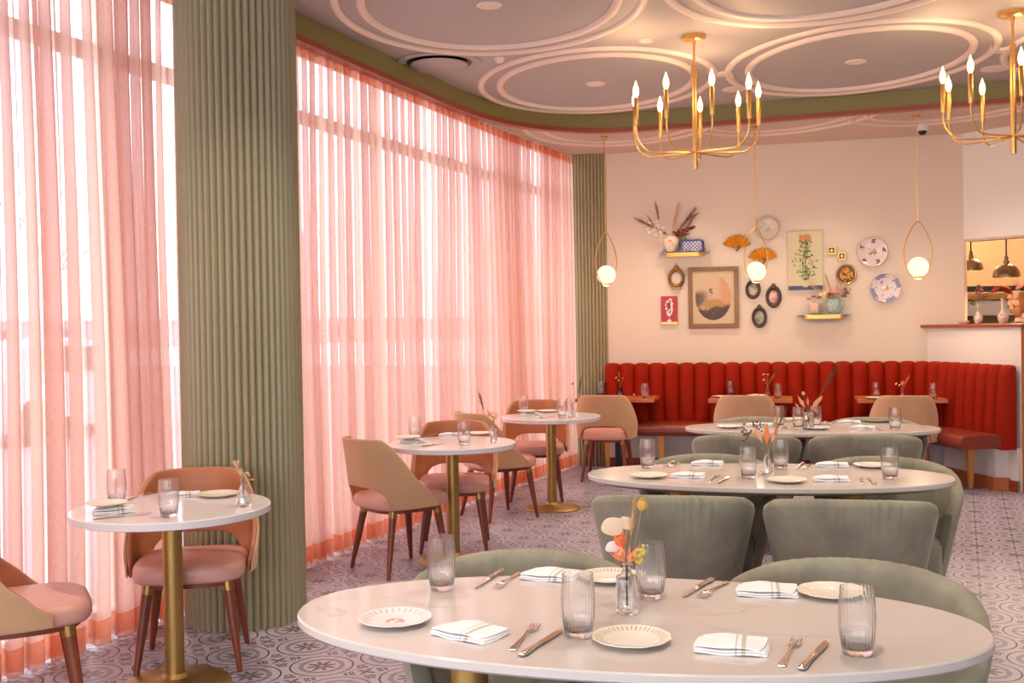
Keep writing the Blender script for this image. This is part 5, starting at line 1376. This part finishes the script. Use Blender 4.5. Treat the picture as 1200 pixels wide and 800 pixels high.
# ---------------------------------------------------------------- person in the kitchen
def person(x, Y):
    d = ray(x, 362); X = d.x / d.y * Y
    t = empty('person', 'person in the kitchen with red-blond hair and round glasses, looking down', 'person', (X, Y, 0), rad(200))
    MT['skin'] = mat('skin', (.50, .25, .16), .5, subsurface_weight=.1); MT['hair'] = var(mat('red-blond hair', rough=.6), (.25, .085, .025), (.34, .13, .04), 60, .2, stretch=(1, 1, .2)); MT['top'] = mat('charcoal cloth', (.05, .045, .05), .85)
    # body: skinned skeleton, facing +X
    J = [((0, 0, .93), (.15, .13)), ((0, 0, 1.10), (.125, .15)), ((.01, 0, 1.28), (.12, .17)), ((.0, 0, 1.38), (.085, .14)), ((.0, 0, 1.43), (.052, .052)), ((.015, 0, 1.50), (.048, .048)),
         ((0, .155, 1.36), (.058, .058)), ((.04, .20, 1.12), (.043, .043)), ((.24, .17, 1.06), (.034, .034)), ((.30, .16, 1.06), (.026, .036)),
         ((0, -.155, 1.36), (.058, .058)), ((.04, -.20, 1.12), (.043, .043)), ((.24, -.17, 1.06), (.034, .034)), ((.30, -.16, 1.06), (.026, .036)),
         ((0, .09, .86), (.095, .10)), ((.01, .095, .48), (.06, .06)), ((0, .10, .08), (.04, .04)), ((.13, .11, .035), (.03, .045)),
         ((0, -.09, .86), (.095, .10)), ((.01, -.095, .48), (.06, .06)), ((0, -.10, .08), (.04, .04)), ((.13, -.11, .035), (.03, .045))]
    E = [(0, 1), (1, 2), (2, 3), (3, 4), (4, 5), (3, 6), (6, 7), (7, 8), (8, 9), (3, 10), (10, 11), (11, 12), (12, 13), (0, 14), (14, 15), (15, 16), (16, 17), (0, 18), (18, 19), (19, 20), (20, 21)]
    for side, w in ((1, 9), (-1, 13)):      # fingers rooted in the palm
        for k, (dy, L) in enumerate(((-.026, .07), (-.009, .08), (.009, .075), (.026, .06))):
            q = J[w][0]; a = len(J); J.append(((q[0] + .045, q[1] + dy, q[2] - .003), (.0095, .0095))); J.append(((q[0] + .045 + L * .55, q[1] + dy * 1.15, q[2] - .014), (.008, .008))); J.append(((q[0] + .04 + L * .9, q[1] + dy * 1.2, q[2] - .036), (.0065, .0065)))
            E += [(w, a), (a, a + 1), (a + 1, a + 2)]
        q = J[w][0]; a = len(J); J.append(((q[0] + .01, q[1] - side * .04, q[2] - .006), (.011, .011))); J.append(((q[0] + .045, q[1] - side * .055, q[2] - .018), (.008, .008))); E += [(w, a), (a, a + 1)]
    me = bpy.data.meshes.new('body'); me.from_pydata([j[0] for j in J], E, []); o = bpy.data.objects.new('body', me); COL.objects.link(o); o.parent = t
    md = o.modifiers.new('skin', 'SKIN'); md.use_smooth_shade = True
    for i, j in enumerate(J):
        me.skin_vertices[0].data[i].radius = j[1]
    me.skin_vertices[0].data[0].use_root = True
    s_ = o.modifiers.new('sub', 'SUBSURF'); s_.levels = 1; s_.render_levels = 1
    # material by height is a real garment: separate shirt object below, body is skin
    me.materials.append(MT['skin'])
    mb = MB(); rs = []
    for z, a, b, cx in ((.80, .165, .205, 0), (.95, .165, .20, 0), (1.10, .145, .19, 0), (1.28, .14, .205, .01), (1.38, .11, .20, 0), (1.42, .075, .10, 0), (1.435, .06, .065, 0)):
        rs.append([(cx + a * cos(q), b * sin(q), z) for q in [2 * PI * k / 32 for k in range(32)]])
    mb.rings(rs, True, (False, False))
    for s in (1, -1): mb.tube([(0, s * .15, 1.375), (.02, s * .185, 1.25), (.045, s * .205, 1.10), (.12, s * .195, 1.085)], [.068, .06, .054, .05], 16)
    mb.build('shirt', 'top', t, smooth=180)
    mb = MB()
    for s in (1, -1): mb.tube([(0, s * .09, .93), (.01, s * .095, .5), (0, s * .10, .06)], [.125, .08, .062], 18)
    mb.build('trousers', 'top', t, smooth=180)
    # head, tilted slightly down
    hd = MB(); n_, k_ = 28, 22; rs = []
    for i in range(k_ + 1):
        v = i / k_; z = -.125 + .25 * v; q = math.sqrt(max(.0004, 1 - ((z - .01) / .136) ** 2)); w = .074 * q * (1 - .20 * max(0, -z / .125)); dpt = .094 * q * (1 - .10 * max(0, -z / .125)); ring = []
        for j in range(n_):
            a = 2 * PI * j / n_; x = dpt * cos(a); y = w * sin(a)
            front = max(0, cos(a)) ** 6
            nose = .026 * math.exp(-((z + .02) / .022) ** 2) * max(0, cos(a)) ** 40
            brow = .006 * math.exp(-((z - .03) / .012) ** 2) * front; eye = -.010 * math.exp(-((z - .008) / .012) ** 2) * math.exp(-((abs(a if a < PI else a - 2 * PI) - .38) / .15) ** 2)
            lip = .006 * math.exp(-((z + .062) / .010) ** 2) * max(0, cos(a)) ** 12; chin = .010 * math.exp(-((z + .10) / .018) ** 2) * front
            x += nose + brow + eye + lip + chin; ring.append((x, y, z))
        rs.append(ring)
    hd.rings(rs)
    for s in (1, -1): hd.ball((-.005, s * .078, 0), .028, 10, 8, (.6, .3, 1.1))
    HM = Matrix.Translation((.03, 0, 1.60)) @ Matrix.Rotation(rad(14), 4, 'Y')
    hd.xf(HM); hd.build('head', 'skin', t, smooth=180)
    hr = MB(); rs = []
    for i in range(15):
        v = i / 14; z = -.075 + .215 * v; q = math.sqrt(max(.001, 1 - ((z - .01) / .150) ** 2)); ring = []
        for j in range(33):
            a = lerp(rad(58), rad(302), j / 32) if z < .075 else 2 * PI * j / 32
            ring.append((.103 * q * cos(a) - .006, .086 * q * sin(a), z + .004 * sin(j * 1.7)))
        rs.append(ring)
    hr.rings(rs, False, (False, False)); hr.ball((-.006, 0, .085), .078, 20, 12, (1.18, 1.0, .82)); hr.ball((-.10, 0, .06), .04, 14, 8); hr.xf(HM); hr.build('hair', 'hair', t, smooth=180, recalc=True)
    gm = MB()
    for s in (1, -1):
        gm.tube([(.092, s * .031 + .024 * cos(a), .006 + .022 * sin(a)) for a in [2 * PI * k / 20 for k in range(21)]], .0022, 6, False); gm.tube([(.09, s * .055, .01), (.0, s * .079, .01)], .002, 5)
    gm.tube([(.094, -.007, .012), (.094, .007, .012)], .002, 5); gm.xf(HM); gm.build('glasses', 'black', t)
    for s in (1, -1):
        ey = MB(); ey.ball((.080, s * .031, .008), .011, 10, 6); ey.xf(HM); ey.build('eye', 'pewter', t, smooth=180)
    return t
person(1195.5, 10.75)

# ================================================================ OUTSIDE
MT['snow'] = var(mat('trodden snow', rough=.8), (.16, .15, .17), (.34, .33, .36), .35, coord='geo')
mb = MB(); a = winl(-8); b = winl(40); nn = Vector((-.925, .381))
mb.add([(a.x - .15, a.y, -.14), (b.x - .15, b.y, -.14), (b.x + nn.x * 80, b.y + nn.y * 80, -.14), (a.x + nn.x * 80, a.y + nn.y * 80, -.14)], [(0, 1, 2, 3)]); struct(mb, 'ground', 'snow', smooth=None)
t = empty('low_building', 'long low building across the street, dim through the sheer curtains', 'building', (-45, 105, -.14), rad(50))
mb = MB(); mb.box(-80, 80, 0, 9, 0, 2.9); mb.build('wall', mat('grey render', (.25, .24, .27), .8), t, smooth=None)
mb = MB(); mb.box(-80.3, 80.3, -.3, 9.3, 2.9, 3.15); mb.build('roof', mat('snowy roof', (.5, .5, .55), .8), t, smooth=None)
for k in range(12):
    mb = MB(); mb.box(-42 + k * 7, -39 + k * 7, -.05, .02, .8, 2.1); mb.build('window', mat('dark window', (.06, .06, .08), .3) if k == 0 else bpy.data.materials['dark window'], t, smooth=None)
def tree(x, y, h, seed, lb):
    rnd = random.Random(seed); t = empty('bare_tree', lb, 'tree', (x, y, -.14), 0, 'bare trees outside'); mb = MB(); mb.tube([(0, 0, 0), (.05, 0, h * .3), (0, .05, h * .55)], [.16, .12, .08], 8); mb.build('trunk', 'bark', t)
    mb = MB()
    def br(p, d, L, r, n_):
        q = p + d * L; m_ = (p + q) / 2 + Vector((rnd.uniform(-.1, .1), rnd.uniform(-.1, .1), .05)) * L; mb.tube([p, m_, q], [r, r * .8, r * .55], 5)
        if n_:
            for _ in range(3): br(q if rnd.random() < .6 else m_, (d + Vector((rnd.uniform(-.8, .8), rnd.uniform(-.8, .8), rnd.uniform(-.1, .7)))).normalized(), L * .7, r * .55, n_ - 1)
    for k in range(5): br(Vector((0, 0, h * (.3 + .06 * k))), Vector((cos(k * 1.3), sin(k * 1.3), .9)).normalized(), h * .2, .06, 4)
    mb.build('branches', 'bark', t, smooth=180)
MT['bark'] = mat('grey bark', (.35, .32, .32), .9)
tree(-24, 55, 13, 1, 'bare tree outside, dimly seen through the curtain nearest the camera')
tree(-14, 72, 15, 2, 'bare tree outside, dimly seen through the curtain just beyond the large column')
tree(-2, 80, 14, 3, 'bare tree outside, dimly seen through the far half of the curtain')
def car(x, y, rz, colr, lb):
    t = empty('parked_car', lb, 'car', (x, y, -.14), rz, 'parked cars'); L = 4.4; m = mat('car paint', colr, .3, .2)
    prof = [(-2.2, .35), (-2.2, .8), (-2.05, .95), (-1.75, 1.0), (-1.45, 1.42), (-1.2, 1.52), (.2, 1.5), (.5, 1.42), (1.05, 1.02), (1.9, .92), (2.15, .75), (2.2, .35)]
    mb = MB(); mb.rings([[(a, w * (1 if z < 1.02 else .84), z) for a, z in prof] for w in (-.86, -.84, .84, .86)]); mb.build('body', m, t, bevel=.03)
    mb = MB()
    for s in (-1, 1): mb.add([(-1.4, s * .76, 1.05), (.92, s * .76, 1.05), (.42, s * .722, 1.4), (-1.2, s * .722, 1.44)], [(0, 1, 2, 3)])
    mb.xf(Matrix.Diagonal((1, 1.13, 1, 1))); mb.build('side_glass', 'black', t, smooth=None)
    for a in (-1.35, 1.35):
        for s in (-1, 1):
            mb = MB(); mb.lathe([(.33, -.1), (.34, 0), (.33, .1), (.2, .11), (0, .11)], n=24); mb.xf(Matrix.Translation((a, s * .8, .34)) @ Matrix.Rotation(rad(90), 4, 'X')); mb.build('wheel', 'black', t)
    for s in (-1, 1):
        mb = MB(); mb.box(-2.23, -2.15, s * .7 - .14, s * .7 + .14, .72, .92); mb.build('tail_light', mat('red tail lamp', (.6, .02, .02), .3), t)
car(-13.5, 30, rad(150), (.45, .46, .5), 'silver car parked outside, vague through the curtain nearest the camera')
car(-7.4, 17.0, rad(75), (.5, .5, .54), 'pale car parked outside with its red tail lights toward the room')

# ================================================================ LIGHT
w = bpy.data.worlds.new('sky'); sc.world = w; w.use_nodes = True; nt = w.node_tree
bg = nt.nodes['Background']; bg.inputs[0].default_value = (.92, .95, 1.0, 1); bg.inputs[1].default_value = WORLD
def light(kind, name, loc, energy, col, **kw):
    l = bpy.data.lights.new(name, kind); l.energy = energy; l.color = col; o = bpy.data.objects.new(name, l); COL.objects.link(o); o.location = loc
    for k, v in kw.items():
        if hasattr(l, k): setattr(l, k, v)
        elif k == 'rot': o.rotation_euler = v
        elif k == 'portal': l.cycles.is_portal = True
    return o
# sky portals in the window wall and in the added rear windows
def portal(a, b, z0, z1, nm, flip=False):
    a = Vector(a); b = Vector(b); c = (a + b) / 2; d = (b - a); L = d.length; l = light('AREA', nm, (c.x, c.y, (z0 + z1) / 2), 1, (1, 1, 1), shape='RECTANGLE', size=L, size_y=z1 - z0)
    l.data.cycles.is_portal = True
    x = d.normalized().to_3d(); y = Vector((0, 0, 1)); z = x.cross(y)   # light shines along -z
    if flip: x = -x; z = -z
    Mx = Matrix((x, y, z)).transposed().to_4x4(); Mx.translation = (c.x, c.y, (z0 + z1) / 2); l.matrix_world = Mx
e = Vector((-.12, .05))
portal(winl(-4) + e, winl(4.5) + e, .1, 3.2, 'window_portal', True)
portal(winl(4.5) + e, winl(12.3) + e, .1, 3.2, 'window_portal', True)
portal((wl, -4.2), (2.6, -4.2), .7, 3.0, 'window_portal', False)  # unseen rear windows, added fill
WARM = (1, .62, .33)
for i, c in enumerate((CH1, CH2)):
    for k in range(0, 9, 3):
        a = rad((35, 11)[i] + 40 * k + 40); light('POINT', 'bulb_light', (c[0] + .415 * cos(a), c[1] + .415 * sin(a), 3.09), 2 * LAMP, WARM, shadow_soft_size=.03)
for p in PEND: light('POINT', 'globe_light', (p[0], p[1], p[2] - .14), 5 * LAMP, (1, .72, .45), shadow_soft_size=.09)
for p in (D1, D2): light('SPOT', 'dome_light', (p.x, p.y, p.z + .02), 10 * LAMP, WARM, spot_size=rad(150), spot_blend=.5, shadow_soft_size=.04)
light('POINT', 'kitchen_light', (5.6, 11.6, 2.9), 42 * LAMP, (1, .78, .55), shadow_soft_size=.15)
light('POINT', 'kitchen_light', (4.9, 12.4, 2.9), 16 * LAMP, (1, .66, .36), shadow_soft_size=.15)
# warm spots added under the recessed fittings, which look unlit themselves
for c in DLP:
    light('SPOT', 'added_ceiling_spot', (c.x, c.y, ZM - .02), 40 * LAMP, (1, .84, .66), spot_size=rad(110), spot_blend=.9, shadow_soft_size=.05)
for x, y in ((1.6, 10.1), (2.9, 9.75), (4.1, 9.3)):  # further added spots, no fitting on the ceiling here
    light('SPOT', 'added_ceiling_spot', (x, y, ZL - .02), 24 * LAMP, (1, .78, .56), spot_size=rad(110), spot_blend=.9, shadow_soft_size=.05)

c = sc.cycles
c.use_denoising = True
try: c.denoiser = 'OPENIMAGEDENOISE'; c.denoising_input_passes = 'RGB_ALBEDO_NORMAL'
except Exception: pass
c.max_bounces = 10; c.diffuse_bounces = 5; c.glossy_bounces = 4; c.transmission_bounces = 8; c.transparent_max_bounces = 40
c.caustics_reflective = False; c.caustics_refractive = False; c.sample_clamp_indirect = 6; c.use_adaptive_sampling = False
vs = sc.view_settings
vs.view_transform = 'Standard'; vs.look = 'None'; vs.exposure = EXPO; vs.gamma = 1; vs.use_curve_mapping = False
